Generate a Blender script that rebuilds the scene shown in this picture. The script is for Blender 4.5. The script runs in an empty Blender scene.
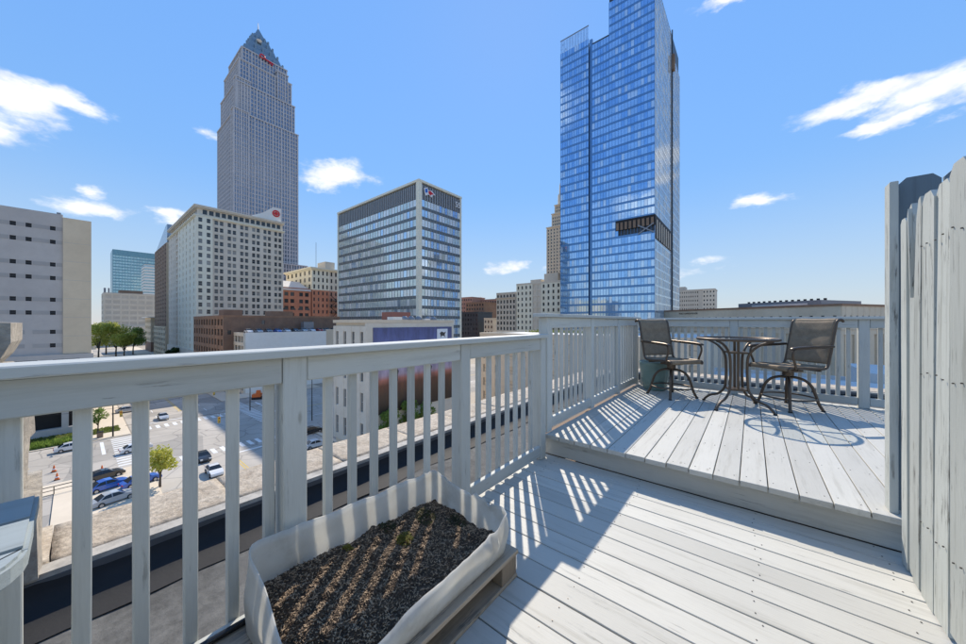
import bpy, bmesh, math, random
from mathutils import Vector, Matrix, noise
R = math.radians
sc = bpy.context.scene
COL = sc.collection
rnd = random.Random(7)

# ------------------------------------------------------------------ camera
YAW = R(39.1); EYE = 1.17; FPX = 331.0
cam = bpy.data.cameras.new('camera'); cam.sensor_width = 36; cam.lens = FPX/966*36
cam.clip_start = 0.03; cam.clip_end = 6000
co = bpy.data.objects.new('camera', cam); COL.objects.link(co)
co.location = (0, 0, EYE); co.rotation_euler = (R(90), 0, YAW)
sc.camera = co

# ------------------------------------------------------------------ light, sky, exposure
SUN_EL = R(44.0); SUN_AZ = R(-35.0)              # azimuth measured from +Y towards +X
SDIR = Vector((math.sin(SUN_AZ)*math.cos(SUN_EL), math.cos(SUN_AZ)*math.cos(SUN_EL), math.sin(SUN_EL)))
sl = bpy.data.lights.new('sun', 'SUN'); sl.energy = 2.3; sl.angle = R(0.55); sl.color = (1.0, 0.91, 0.78)
so = bpy.data.objects.new('sun', sl); COL.objects.link(so)
so.rotation_euler = SDIR.to_track_quat('Z', 'Y').to_euler(); so.location = (0, 0, 60)
sc.view_settings.view_transform = 'Standard'; sc.view_settings.look = 'None'
sc.view_settings.gamma = 1.0; sc.view_settings.use_curve_mapping = False
sc.view_settings.exposure = 1.2
sc.cycles.use_denoising = True
sc.cycles.max_bounces = 8; sc.cycles.diffuse_bounces = 4; sc.cycles.glossy_bounces = 4
sc.cycles.transparent_max_bounces = 12; sc.cycles.sample_clamp_indirect = 6

def cdir(px, py):                                # direction of a place in the sky, for clouds
    a = (px-483)/FPX
    return Vector((-math.sin(YAW)+math.cos(YAW)*a, math.cos(YAW)+math.sin(YAW)*a, (321-py)/FPX)).normalized()

SKY_SHOULDER = 0.9; SKY_GAIN = 2.3; SKY_SAT = 1.17
def make_world():
    w = bpy.data.worlds.new('World'); sc.world = w; w.use_nodes = True
    nt = w.node_tree; nt.nodes.clear(); N = nt.nodes.new; L = nt.links.new
    out = N('ShaderNodeOutputWorld'); bg = N('ShaderNodeBackground')
    sky = N('ShaderNodeTexSky'); sky.sky_type = 'NISHITA'; sky.sun_disc = False
    sky.sun_elevation = SUN_EL; sky.sun_rotation = SUN_AZ
    sky.altitude = 200; sky.air_density = 1.0; sky.dust_density = 0.02; sky.ozone_density = 1.6
    bg.inputs['Strength'].default_value = 0.15
    tc = N('ShaderNodeTexCoord')
    n1 = N('ShaderNodeTexNoise'); n1.inputs['Scale'].default_value = 7; n1.inputs['Detail'].default_value = 6
    n1.inputs['Roughness'].default_value = 0.62
    mp = N('ShaderNodeMapping'); mp.inputs['Scale'].default_value = (1, 1, 2.2)
    L(tc.outputs['Generated'], mp.inputs['Vector']); L(mp.outputs[0], n1.inputs['Vector'])
    off = N('ShaderNodeVectorMath'); off.operation = 'SUBTRACT'; off.inputs[1].default_value = (.5, .5, .5)
    L(n1.outputs['Color'], off.inputs[0])
    sca = N('ShaderNodeVectorMath'); sca.operation = 'MULTIPLY'; sca.inputs[1].default_value = (.16, .16, .07)
    L(off.outputs[0], sca.inputs[0])
    add = N('ShaderNodeVectorMath'); add.operation = 'ADD'
    L(tc.outputs['Generated'], add.inputs[0]); L(sca.outputs[0], add.inputs[1])
    clouds = []
    for px, py, rx, ry, s in [(20, 92, 70, 17, 1), (66, 100, 46, 11, 1), (-20, 112, 70, 22, 1), (84, 206, 38, 10, .8), (96, 190, 14, 8, .6),
                           (163, 214, 26, 9, 1), (206, 134, 24, 5, .6), (343, 174, 36, 11, 1), (330, 182, 22, 7, .8),
                           (504, 266, 18, 6.5, .85), (548, 268, 10, 4, .5), (865, 96, 88, 10, 1), (945, 84, 80, 18, 1),
                           (1010, 70, 90, 20, 1), (890, 121, 50, 6.5, .9), (950, 118, 30, 6, .6), (763, 198, 30, 7.5, .95), (703, 260, 22, 6, .6),
                           (725, 1, 50, 5, .7), (300, 168, 12, 6, .6), (700, 272, 40, 6, .4)]:
        d = cdir(px, py); a = (px-483)/FPX; b = (321-py)/FPX
        k = 1/(1+a*a+b*b)**.5                     # angular size of the ellipse
        clouds.append((d, rx/FPX*k*k*(1+.0*a), ry/FPX*k, s))
    rc = random.Random(3)
    for i in range(12):                           # the same fair-weather clouds all round the horizon
        az = YAW*-1 + R(75 + i*17.5 + rc.uniform(-4, 4)); el = R(rc.uniform(9, 34))
        d = Vector((math.sin(az)*math.cos(el), math.cos(az)*math.cos(el), math.sin(el)))
        clouds.append((d, rc.uniform(.06, .16), rc.uniform(.02, .045), rc.uniform(.7, 1)))
    last = None
    for d, rx, ry, s in clouds:
        su = N('ShaderNodeVectorMath'); su.operation = 'SUBTRACT'; su.inputs[1].default_value = d
        L(add.outputs[0], su.inputs[0])
        mu = N('ShaderNodeVectorMath'); mu.operation = 'MULTIPLY'; mu.inputs[1].default_value = (1/rx, 1/rx, 1/ry)
        L(su.outputs[0], mu.inputs[0])
        le = N('ShaderNodeVectorMath'); le.operation = 'LENGTH'; L(mu.outputs[0], le.inputs[0])
        mr = N('ShaderNodeMapRange'); mr.inputs['From Min'].default_value = 1.5; mr.inputs['From Max'].default_value = .25
        mr.inputs['To Max'].default_value = s
        L(le.outputs['Value'], mr.inputs['Value'])
        if last is None: last = mr.outputs[0]
        else:
            mx = N('ShaderNodeMath'); mx.operation = 'MAXIMUM'; L(last, mx.inputs[0]); L(mr.outputs[0], mx.inputs[1]); last = mx.outputs[0]
    n2 = N('ShaderNodeTexNoise'); n2.inputs['Scale'].default_value = 16; n2.inputs['Detail'].default_value = 7; n2.inputs['Roughness'].default_value = .6
    L(mp.outputs[0], n2.inputs['Vector'])
    m1 = N('ShaderNodeMath'); m1.operation = 'MULTIPLY_ADD'; m1.inputs[1].default_value = 1.3; m1.inputs[2].default_value = -.72
    L(n2.outputs['Fac'], m1.inputs[0])
    ad = N('ShaderNodeMath'); ad.operation = 'ADD'; L(last, ad.inputs[0]); L(m1.outputs[0], ad.inputs[1])
    ml = N('ShaderNodeMapRange'); ml.interpolation_type = 'SMOOTHSTEP'
    ml.inputs['From Min'].default_value = .06; ml.inputs['From Max'].default_value = .82
    L(ad.outputs[0], ml.inputs['Value'])
    gate = N('ShaderNodeMath'); gate.operation = 'MULTIPLY'
    g2 = N('ShaderNodeMapRange'); g2.inputs['From Max'].default_value = .25; L(last, g2.inputs['Value'])
    L(ml.outputs[0], gate.inputs[0]); L(g2.outputs[0], gate.inputs[1])
    # the same shoulder over the whole sky, as the photograph's tone mapping has
    lum = N('ShaderNodeRGBToBW'); L(sky.outputs[0], lum.inputs[0])
    dv = N('ShaderNodeMath'); dv.operation = 'MULTIPLY_ADD'; dv.inputs[1].default_value = 1/SKY_SHOULDER; dv.inputs[2].default_value = 1.0; L(lum.outputs[0], dv.inputs[0])
    iv = N('ShaderNodeMath'); iv.operation = 'DIVIDE'; iv.inputs[0].default_value = SKY_GAIN; L(dv.outputs[0], iv.inputs[1])
    sv = N('ShaderNodeVectorMath'); sv.operation = 'SCALE'; L(sky.outputs[0], sv.inputs[0]); L(iv.outputs[0], sv.inputs['Scale'])
    sm = N('ShaderNodeHueSaturation'); sm.inputs['Saturation'].default_value = SKY_SAT; L(sv.outputs[0], sm.inputs['Color'])
    sx = N('ShaderNodeSeparateXYZ'); L(tc.outputs['Generated'], sx.inputs[0])      # pale summer haze low in the sky, all round
    hz_ = N('ShaderNodeMapRange'); hz_.interpolation_type = 'SMOOTHSTEP'; hz_.inputs['From Min'].default_value = .38; hz_.inputs['From Max'].default_value = -.03; hz_.inputs['To Max'].default_value = .55
    L(sx.outputs['Z'], hz_.inputs['Value'])
    hm = N('ShaderNodeMix'); hm.data_type = 'RGBA'; L(hz_.outputs[0], hm.inputs['Factor']); L(sm.outputs[0], hm.inputs[6]); hm.inputs[7].default_value = (1.95, 2.25, 2.95, 1)
    mix = N('ShaderNodeMix'); mix.data_type = 'RGBA'
    L(gate.outputs[0], mix.inputs['Factor']); L(hm.outputs[2], mix.inputs[6]); 
    n3 = N('ShaderNodeTexNoise'); n3.inputs['Scale'].default_value = 26; n3.inputs['Detail'].default_value = 5; L(mp.outputs[0], n3.inputs['Vector'])
    cs = N('ShaderNodeMix'); cs.data_type = 'RGBA'; L(n3.outputs['Fac'], cs.inputs['Factor']); cs.inputs[6].default_value = (2.35, 2.45, 2.65, 1); cs.inputs[7].default_value = (3.9, 3.9, 3.95, 1)
    L(cs.outputs[2], mix.inputs[7])
    L(mix.outputs[2], bg.inputs['Color']); L(bg.outputs[0], out.inputs['Surface'])
make_world()

# ------------------------------------------------------------------ materials
MATS = {}
class NT:
    def __init__(s, name):
        s.m = bpy.data.materials.new(name); s.m.use_nodes = True; s.nt = s.m.node_tree
        s.b = s.nt.nodes['Principled BSDF']; MATS[name] = s.m
    def n(s, t, **kw):
        o = s.nt.nodes.new('ShaderNode'+t)
        for k, v in kw.items(): setattr(o, k, v)
        return o
    def l(s, a, b): s.nt.links.new(a, b)
    def coords(s, scale=(1, 1, 1), kind='Object', rand=True):
        tc = s.n('TexCoord'); mp = s.n('Mapping'); mp.inputs['Scale'].default_value = scale
        if rand:
            oi = s.n('ObjectInfo'); mu = s.n('VectorMath', operation='SCALE'); mu.inputs[0].default_value = (37, 53, 71)
            s.l(oi.outputs['Random'], mu.inputs['Scale'])
            ad = s.n('VectorMath', operation='ADD'); s.l(tc.outputs[kind], ad.inputs[0]); s.l(mu.outputs[0], ad.inputs[1])
            s.l(ad.outputs[0], mp.inputs['Vector']); s.oi = oi
        else: s.l(tc.outputs[kind], mp.inputs['Vector'])
        return mp.outputs[0]
    def noise(s, vec, scale, detail=4, rough=.6):
        t = s.n('TexNoise'); t.inputs['Scale'].default_value = scale; t.inputs['Detail'].default_value = detail
        t.inputs['Roughness'].default_value = rough; s.l(vec, t.inputs['Vector']); return t.outputs['Fac']
    def ramp(s, fac, stops):
        r = s.n('ValToRGB'); e = r.color_ramp.elements
        while len(e) < len(stops): e.new(.5)
        for i, (p, c) in enumerate(stops):
            e[i].position = p; e[i].color = (c, c, c, 1) if isinstance(c, (int, float)) else (*c, 1)
        s.l(fac, r.inputs['Fac']); return r.outputs['Color']
    def mix(s, fac, a, b, mode='MIX'):
        m = s.n('Mix', data_type='RGBA', blend_type=mode)
        for v, i in ((fac, m.inputs['Factor']), (a, m.inputs[6]), (b, m.inputs[7])):
            if isinstance(v, (int, float)): i.default_value = v
            elif isinstance(v, tuple): i.default_value = (*v, 1)
            else: s.l(v, i)
        return m.outputs[2]
    def bump(s, h, strength=.3, dist=.01):
        b = s.n('Bump'); b.inputs['Strength'].default_value = strength; b.inputs['Distance'].default_value = dist
        s.l(h, b.inputs['Height']); s.l(b.outputs[0], s.b.inputs['Normal'])
    def set(s, **kw):
        for k, v in kw.items():
            i = s.b.inputs[k]
            if isinstance(v, (int, float)): i.default_value = v
            elif isinstance(v, tuple): i.default_value = (*v, 1) if len(v) == 3 else v
            else: s.l(v, i)
        return s.m

def plain(name, col, rough=.6, metal=0., var=.12, scale=3., bump=0.):
    t = NT(name); v = t.coords()
    f = t.noise(v, scale)
    c = t.mix(f, tuple(x*(1-var) for x in col), tuple(min(1, x*(1+var)) for x in col))
    if bump: t.bump(t.noise(v, scale*6, 5), bump)
    return t.set(**{'Base Color': c, 'Roughness': rough, 'Metallic': metal})

def painted_wood(name, axis, col, crack=.5, wear=.5, th=.635):
    t = NT(name); sc3 = [9., 9., 9.]; sc3[axis] = .55
    v = t.coords(tuple(sc3)); v2 = t.coords((1, 1, 1))
    grain = t.noise(v, 6, 6, .7)
    fine = t.noise(v, 22, 3, .6)
    blot = t.noise(v2, 2.3, 5, .6)
    patch = t.noise(v2, 6.5, 3, .5)
    base = t.mix(blot, tuple(x*.86 for x in col), tuple(x*1.08 for x in col))
    base = t.mix(t.ramp(fine, [(.3, .0), (.7, .28)]), base, tuple(x*.78 for x in col))
    cr = t.ramp(grain, [(th, 0), (th+.045, 1)])                    # long cracks in the paint
    pm = t.ramp(patch, [(.45, 0), (.62, 1)])
    crm = t.mix(1., cr, pm, 'MULTIPLY')
    cw = t.n('Mix', data_type='FLOAT'); 
    k = t.n('Math', operation='MULTIPLY'); k.inputs[1].default_value = crack
    t.l(crm, k.inputs[0])
    base = t.mix(k.outputs[0], base, (.13, .125, .11))
    ww = t.ramp(t.noise(v, 3.2, 5, .65), [(.54, 0), (.70, wear)])
    base = t.mix(ww, base, tuple(x*.62 for x in (col[0], col[1]*.98, col[2]*.93)))
    vo = t.n('TexVoronoi'); vo.inputs['Scale'].default_value = 1.0; ks = [7.5, 7.5, 7.5]; ks[axis] = 2.4; t.l(t.coords(tuple(ks)), vo.inputs['Vector'])
    base = t.mix(t.ramp(vo.outputs['Distance'], [(.03, .5), (.075, 0)]), base, (.20, .18, .14))           # knots
    hv = t.n('HueSaturation'); mr = t.n('MapRange'); mr.inputs['To Min'].default_value = .86; mr.inputs['To Max'].default_value = 1.06
    t.l(t.oi.outputs['Random'], mr.inputs['Value']); t.l(mr.outputs[0], hv.inputs['Value']); t.l(base, hv.inputs['Color'])
    ht = t.mix(.5, fine, t.mix(1., (1, 1, 1), cr, 'SUBTRACT'))
    t.bump(ht, .35, .004)
    return t.set(**{'Base Color': hv.outputs[0], 'Roughness': .62})

RAILC = (.545, .555, .515); DECKC = (.555, .54, .485)
for ax, nm in enumerate('xyz'):
    painted_wood('rail_paint_'+nm, ax, RAILC, .55, .4, .61)
    painted_wood('deck_paint_'+nm, ax, DECKC, .5, .5, .61)
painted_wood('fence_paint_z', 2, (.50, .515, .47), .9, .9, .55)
painted_wood('shaded_fence_z', 2, (.15, .20, .235), .5, .4, .6)  # shade on the end fence pickets, put into their paint colour
painted_wood('table_paint_y', 1, (.33, .37, .37), .6, .5, .6)
painted_wood('old_wood_y', 1, (.40, .33, .25), .95, 1.0, .54)
painted_wood('old_wood_z', 2, (.30, .23, .16), .95, 1.0, .54)

def stone(name, c1, c2, scale=2.2, bump=.6, rough=.9, dark=None):
    mot = .55 if scale > .5 else .10
    t = NT(name); v = t.coords()
    f = t.noise(v, scale, 8, .65); g = t.noise(v, scale*5, 6, .7)
    c = t.mix(t.ramp(f, [(.3, 0), (.7, 1)]), c1, c2)
    c = t.mix(t.ramp(g, [(.35, mot), (.6, 0)]), c, tuple(x*.45 for x in c1))
    if dark: c = t.mix(t.ramp(t.noise(v, scale*.7, 5, .7), [(.5, 0), (.62, .8)]), c, dark)
    t.bump(g, bump, .02)
    return t.set(**{'Base Color': c, 'Roughness': rough})
stone('coping_stone', (.40, .32, .235), (.66, .57, .45), 4.5, 1.0)
stone('coping_lip', (.40, .37, .32), (.52, .48, .42), 2, .3)
stone('pier_stone', (.34, .30, .25), (.52, .46, .37), 3, .9)
stone('roof_felt', (.075, .073, .068), (.175, .17, .155), 2.4, .5, .9, (.10, .098, .092))
stone('roof_gravel', (.27, .26, .25), (.36, .35, .33), .12, .2)
def road_mat():
    t = NT('asphalt'); v = t.coords(rand=False)
    c = t.mix(t.ramp(t.noise(v, .07, 6, .6), [(.3, 0), (.7, 1)]), (.37, .335, .285), (.52, .475, .415))
    vo = t.n('TexVoronoi'); vo.inputs['Scale'].default_value = .11; t.l(v, vo.inputs['Vector']); bw = t.n('RGBToBW'); t.l(vo.outputs['Color'], bw.inputs[0])
    c = t.mix(t.ramp(bw.outputs[0], [(.30, .45), (.36, 0)]), c, (.20, .19, .175))                         # patched squares
    ve = t.n('TexVoronoi', feature='DISTANCE_TO_EDGE'); ve.inputs['Scale'].default_value = .22; t.l(t.coords((1, 1, 1), rand=False), ve.inputs['Vector'])
    c = t.mix(t.ramp(ve.outputs['Distance'], [(.012, .5), (.03, 0)]), c, (.16, .15, .14))                  # tar seams
    c = t.mix(t.ramp(t.noise(v, .6, 5, .7), [(.6, 0), (.75, .45)]), c, (.22, .20, .18))
    t.set(**{'Base Color': c, 'Roughness': .9})
road_mat()
stone('pavement', (0.616, 0.521, 0.396), (0.739, 0.634, 0.495), .08, .1)
stone('city_ground', (0.345, 0.300, 0.238), (0.444, 0.385, 0.307), .02, .0)
stone('concrete', (.46, .425, .39), (.53, .495, .455), .12, .1)
stone('concrete_band', (.36, .34, .32), (.42, .40, .37), .1, .1)
stone('tan_concrete', (0.627, 0.508, 0.353), (0.728, 0.600, 0.423), .1, .1)
stone('cream_stone', (.66, .58, .46), (.76, .69, .57), .15, .05)
stone('pale_cream', (0.828, 0.761, 0.585), (0.850, 0.830, 0.685), .15, .05)
stone('grey_stone', (0.552, 0.496, 0.413), (0.652, 0.588, 0.484), .15, .05)
stone('brown_brick', (0.258, 0.148, 0.088), (0.374, 0.219, 0.135), .3, .1)
stone('dark_brick', (0.193, 0.118, 0.083), (0.283, 0.178, 0.119), .3, .1)
stone('red_brick', (.50, .20, .12), (.62, .28, .17), .3, .1)
stone('dull_red', (0.438, 0.225, 0.160), (0.541, 0.296, 0.207), .2, .1)
stone('beige_stone', (0.652, 0.531, 0.383), (0.778, 0.646, 0.474), .15, .1)
stone('tower_granite', (.46, .455, .465), (.53, .525, .535), .1, .05)
stone('bronze_brown', (0.206, 0.142, 0.098), (0.283, 0.195, 0.135), .2, .05)
stone('white_wall', (0.850, 0.784, 0.685), (0.850, 0.830, 0.766), .1, .05)
stone('white_membrane', (.58, .56, .53), (.68, .66, .63), .25, .1, .7)
stone('shrub_soil', (.05, .04, .03), (.09, .07, .05), 9, .8)
plain('black_membrane', (.010, .010, .011), .75, 0, .5, 5, .15)
plain('grey_flashing', (.09, .095, .10), .5, 0, .25, 3)
plain('dark_void', (.012, .012, .013), .7)
plain('mullion_white', (.50, .52, .53), .5, .2)
plain('mullion_grey', (.36, .39, .39), .5, .2)
plain('louvre_grey', (.36, .37, .37), .5, .3)
plain('mullion_dark', (.05, .06, .07), .45, .3)
plain('spandrel_dark', (.15, .165, .17), .35, .2)
plain('spandrel_blue', (.12, .27, .50), .22, .4)
plain('teal_dark', (.17, .34, .40), .3, .2)
plain('teal_light', (.42, .66, .68), .25, .1)
plain('steel_grey', (.25, .26, .28), .5, .5)
plain('crown_metal', (.20, .28, .34), .5, .25)
plain('white_paint', (.74, .74, .72), .6, 0, .1, .5)
plain('yellow_paint', (.62, .42, .06), .6, 0, .15, .5)
plain('signal_yellow', (.62, .38, .04), .5)
plain('orange_plastic', (.75, .16, .03), .5)
plain('red_sign', (.62, .02, .03), .5)
plain('letter_dark', (.07, .06, .05), .6)
plain('letter_white', (.80, .80, .80), .5)
plain('pole_dark', (.03, .032, .03), .5, .4)
plain('bronze_frame', (.115, .085, .062), .38, .65, .2, 8)
plain('tyre', (.02, .02, .02), .8)
plain('rim_metal', (.45, .45, .46), .35, .8)
plain('car_glass', (.02, .025, .03), .08)
plain('lamp_clear', (.75, .75, .72), .2)
plain('lamp_red', (.4, .02, .02), .25)
plain('bark', (.10, .075, .055), .9, 0, .3, 4)
plain('hose_black', (.010, .010, .011), .25)
plain('teal_glaze', (.17, .26, .24), .18, 0, .3, 6)
plain('nail_steel', (.14, .13, .12), .5, .6)
plain('blue_tank', (.10, .20, .36), .4, .2)
plain('rust_box', (.34, .13, .09), .7)
for nm, c in [('car_white', (.72, .72, .72)), ('car_silver', (.42, .44, .46)), ('car_blue', (.02, .12, .50)), ('car_black', (.015, .016, .018)),
              ('car_red', (.38, .03, .03)), ('car_grey', (.14, .15, .16)), ('car_green', (.05, .13, .12))]:
    t = NT(nm); t.set(**{'Base Color': c, 'Roughness': .3, 'Coat Weight': .8, 'Coat Roughness': .05})

def glass(name, tint, metal, rough, dark=(.02, .03, .04), wav=.0):
    t = NT(name); v = t.coords((1, 1, 1))
    f = t.noise(v, .35, 3)
    c = t.mix(t.ramp(f, [(.35, 0), (.65, 1)]), tuple(x*.85 for x in tint), tint)
    hv = t.n('HueSaturation'); mr = t.n('MapRange'); mr.inputs['To Min'].default_value = .92; mr.inputs['To Max'].default_value = 1.06
    t.l(t.oi.outputs['Random'], mr.inputs['Value']); t.l(mr.outputs[0], hv.inputs['Value']); t.l(c, hv.inputs['Color'])
    if wav: t.bump(t.noise(v, .25, 2), wav, .25)
    return t.set(**{'Base Color': hv.outputs[0], 'Metallic': metal, 'Roughness': rough})
glass('curtain_blue', (.52, .73, .98), .85, .05, wav=.08)
glass('curtain_blue_light', (.70, .85, 1.0), .6, .14)
glass('curtain_blue_deep', (.36, .60, .92), .85, .06, wav=.08)
glass('curtain_pale', (.70, .84, .97), .72, .08, wav=.08)
glass('curtain_green', (.80, .86, .79), .42, .06, wav=.15)
glass('curtain_green_light', (.94, .95, .90), .3, .12)
glass('curtain_teal', (.46, .66, .70), .30, .15)
glass('tower_glass', (.27, .32, .40), .6, .15)
def window_glass(name, blind):
    t = NT(name); t.coords()
    c = t.ramp(t.oi.outputs['Random'], [(0, (.02, .024, .028)), (.55, (.05, .06, .065)), (.75, (.12, .13, .13)), (1, blind)])
    return t.set(**{'Base Color': c, 'Roughness': .12, 'Specular IOR Level': .6})
window_glass('window_pane', (.34, .33, .30))
window_glass('window_dark', (.07, .07, .07))

def thin_glass():
    t = NT('table_glass'); o = t.nt.nodes['Material Output']
    tr = t.n('BsdfTransparent'); tr.inputs[0].default_value = (.965, .98, .975, 1)
    gl = t.n('BsdfGlossy'); gl.inputs['Roughness'].default_value = .03
    lw = t.n('LayerWeight'); lw.inputs[0].default_value = .5; mx = t.n('MixShader')
    t.l(t.ramp(lw.outputs['Facing'], [(0, .04), (.7, .10), (1, .8)]), mx.inputs[0]); t.l(tr.outputs[0], mx.inputs[1]); t.l(gl.outputs[0], mx.inputs[2]); t.l(mx.outputs[0], o.inputs['Surface'])
thin_glass()
def sling():
    t = NT('sling_fabric'); v = t.coords((1, 1, 1), rand=False)
    w = t.n('TexWave'); w.inputs['Scale'].default_value = 28; w.inputs['Distortion'].default_value = .6; t.l(v, w.inputs['Vector'])
    w2 = t.n('TexWave', bands_direction='Z'); w2.inputs['Scale'].default_value = 24; w2.inputs['Distortion'].default_value = .6; t.l(v, w2.inputs['Vector'])
    f = t.mix(.5, w.outputs['Fac'], w2.outputs['Fac'])
    c = t.mix(t.ramp(f, [(.3, 0), (.75, 1)]), (.15, .105, .065), (.46, .35, .23))
    c = t.mix(t.ramp(t.noise(v, 14, 5), [(.35, .5), (.65, 0)]), c, (.16, .115, .075))
    t.bump(f, .4, .003); t.set(**{'Base Color': c, 'Roughness': .8})
sling()
def liner():
    t = NT('liner_plastic'); v = t.coords(rand=False)
    c = t.mix(t.ramp(t.noise(v, 7, 5), [(.35, 0), (.7, 1)]), (.76, .74, .69), (.86, .85, .81))
    c = t.mix(t.ramp(t.noise(v, 3, 6, .7), [(.56, 0), (.74, .5)]), c, (.42, .37, .28))
    t.bump(t.noise(v, 16, 4), .25, .01)
    t.set(**{'Base Color': c, 'Roughness': .5})
    o = t.nt.nodes['Material Output']; tl = t.n('BsdfTranslucent'); t.l(c, tl.inputs[0]); mx = t.n('MixShader'); mx.inputs[0].default_value = .62   # thin plastic lets light through
    t.l(t.b.outputs[0], mx.inputs[1]); t.l(tl.outputs[0], mx.inputs[2]); t.l(mx.outputs[0], o.inputs['Surface'])
liner()
stone('soil', (.05, .033, .021), (.12, .08, .05), 34, .9)
plain('wood_chip', (.38, .27, .17), .9, 0, .35, 30)
plain('wood_chip_dark', (.13, .088, .055), .9, 0, .35, 30)
def leafmat(name, c1, c2):
    t = NT(name); v = t.coords((1, 1, 1))
    c = t.mix(t.ramp(t.noise(v, .7, 4), [(.35, 0), (.65, 1)]), c1, c2)
    t.set(**{'Base Color': c, 'Roughness': .6})
    # a leaf lets some light through
    o = t.nt.nodes['Material Output']; tl = t.n('BsdfTranslucent'); t.l(c, tl.inputs[0]); mx = t.n('MixShader'); mx.inputs[0].default_value = .5
    t.l(t.b.outputs[0], mx.inputs[1]); t.l(tl.outputs[0], mx.inputs[2]); t.l(mx.outputs[0], o.inputs['Surface'])
leafmat('leaf_yellow', (.44, .45, .07), (.60, .58, .14)); leafmat('leaf_green', (.16, .25, .04), (.26, .36, .08)); leafmat('leaf_dark', (.03, .07, .02), (.06, .11, .03))
leafmat('grass_leaf', (.12, .17, .03), (.24, .26, .08)); leafmat('moss', (.20, .18, .03), (.30, .26, .05)); leafmat('moss_dark', (.05, .055, .02), (.09, .09, .03))
def mural():
    t = NT('mural_print'); tc = t.n('TexCoord'); sp = t.n('SeparateXYZ'); t.l(tc.outputs['Object'], sp.inputs[0])
    mr = t.n('MapRange'); mr.inputs['From Min'].default_value = -17; mr.inputs['From Max'].default_value = 0
    t.l(sp.outputs['Z'], mr.inputs['Value'])
    c = t.ramp(mr.outputs[0], [(0, (.05, .035, .02)), (.25, (.13, .07, .035)), (.36, (.22, .085, .04)), (.42, (.55, .20, .13)), (.47, (.55, .40, .45)), (.62, (.42, .40, .55)), (.85, (.15, .17, .36)), (1, (.11, .12, .26))])
    v = t.coords((1, 1, .3), rand=False)
    c = t.mix(t.ramp(t.noise(v, .8, 5), [(.4, .35), (.6, 0)]), c, (.05, .04, .04))
    t.set(**{'Base Color': c, 'Roughness': .6})
mural()

# ------------------------------------------------------------------ mesh helpers
def M(n): return MATS[n]
class MB:
    def __init__(s): s.v = []; s.f = []; s.mi = []; s.sm = []
    def add(s, vs, fs, mi=0, smooth=False):
        k = len(s.v); s.v += [tuple(p) for p in vs]; s.f += [tuple(i+k for i in f) for f in fs]
        s.mi += [mi]*len(fs); s.sm += [smooth]*len(fs)
    def box(s, x0, x1, y0, y1, z0, z1, mi=0):
        s.add([(x0,y0,z0),(x1,y0,z0),(x1,y1,z0),(x0,y1,z0),(x0,y0,z1),(x1,y0,z1),(x1,y1,z1),(x0,y1,z1)],
              [(0,3,2,1),(4,5,6,7),(0,1,5,4),(1,2,6,5),(2,3,7,6),(3,0,4,7)], mi)
    def obox(s, c, u, w, h, mi=0):                 # oriented box: centre, three half-axis vectors
        c, u, w, h = Vector(c), Vector(u), Vector(w), Vector(h)
        s.add([c-u-w-h, c+u-w-h, c+u+w-h, c-u+w-h, c-u-w+h, c+u-w+h, c+u+w+h, c-u+w+h],
              [(0,3,2,1),(4,5,6,7),(0,1,5,4),(1,2,6,5),(2,3,7,6),(3,0,4,7)], mi)
    def prism(s, poly, z0, z1, mi=0, ax='z'):
        n = len(poly)
        def P(a, b, h): return {'z': (a, b, h), 'y': (a, h, b), 'x': (h, a, b)}[ax]
        s.add([P(a, b, z0) for a, b in poly]+[P(a, b, z1) for a, b in poly],
              [tuple(range(n-1, -1, -1)), tuple(range(n, 2*n))]+[(i, (i+1) % n, n+(i+1) % n, n+i) for i in range(n)], mi)
    def tube(s, pts, r, seg=8, mi=0, closed=False, flat=1.0):
        pts = [Vector(p) for p in pts]; n = len(pts); rings = []; up = Vector((0, 0, 1))
        prev = None
        for i, p in enumerate(pts):
            a = pts[(i-1) % n] if (i or closed) else p; b = pts[(i+1) % n] if (i < n-1 or closed) else p
            t = (b-a).normalized()
            if prev is None:
                sd = t.cross(up)
                if sd.length < .05: sd = t.cross(Vector((0, 1, 0)))
            else: sd = prev - t*prev.dot(t)
            sd.normalize(); prev = sd; q = t.cross(sd).normalized()
            rr = r[i] if isinstance(r, (list, tuple)) else r
            rings.append([p + sd*math.cos(2*math.pi*k/seg)*rr + q*math.sin(2*math.pi*k/seg)*rr*flat for k in range(seg)])
        vs = [v for rg in rings for v in rg]; fs = []
        for i in range(n if closed else n-1):
            j = (i+1) % n
            for k in range(seg): fs.append((i*seg+k, i*seg+(k+1) % seg, j*seg+(k+1) % seg, j*seg+k))
        s.add(vs, fs, mi, True)
        if not closed:
            s.add(rings[0], [tuple(range(seg-1, -1, -1))], mi); s.add(rings[-1], [tuple(range(seg))], mi)
    def lathe(s, prof, seg=24, mi=0, c=(0, 0)):
        n = len(prof); vs = []
        for r, z in prof:
            for k in range(seg):
                a = 2*math.pi*k/seg; vs.append((c[0]+r*math.cos(a), c[1]+r*math.sin(a), z))
        fs = [(i*seg+k, i*seg+(k+1) % seg, (i+1)*seg+(k+1) % seg, (i+1)*seg+k) for i in range(n-1) for k in range(seg)]
        s.add(vs, fs, mi, True)
        s.add(vs[:seg], [tuple(range(seg-1, -1, -1))], mi); s.add(vs[-seg:], [tuple(range(seg))], mi)
    def mesh(s, name, mats):
        me = bpy.data.meshes.new(name); me.from_pydata(s.v, [], s.f)
        for m in (mats if isinstance(mats, (list, tuple)) else [mats]): me.materials.append(M(m))
        me.polygons.foreach_set('material_index', s.mi); me.polygons.foreach_set('use_smooth', s.sm)
        me.update(); return me
    def build(s, name, mats, parent=None, loc=(0, 0, 0), rz=0):
        return put(name, s.mesh(name, mats), parent, loc, rz)
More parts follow.
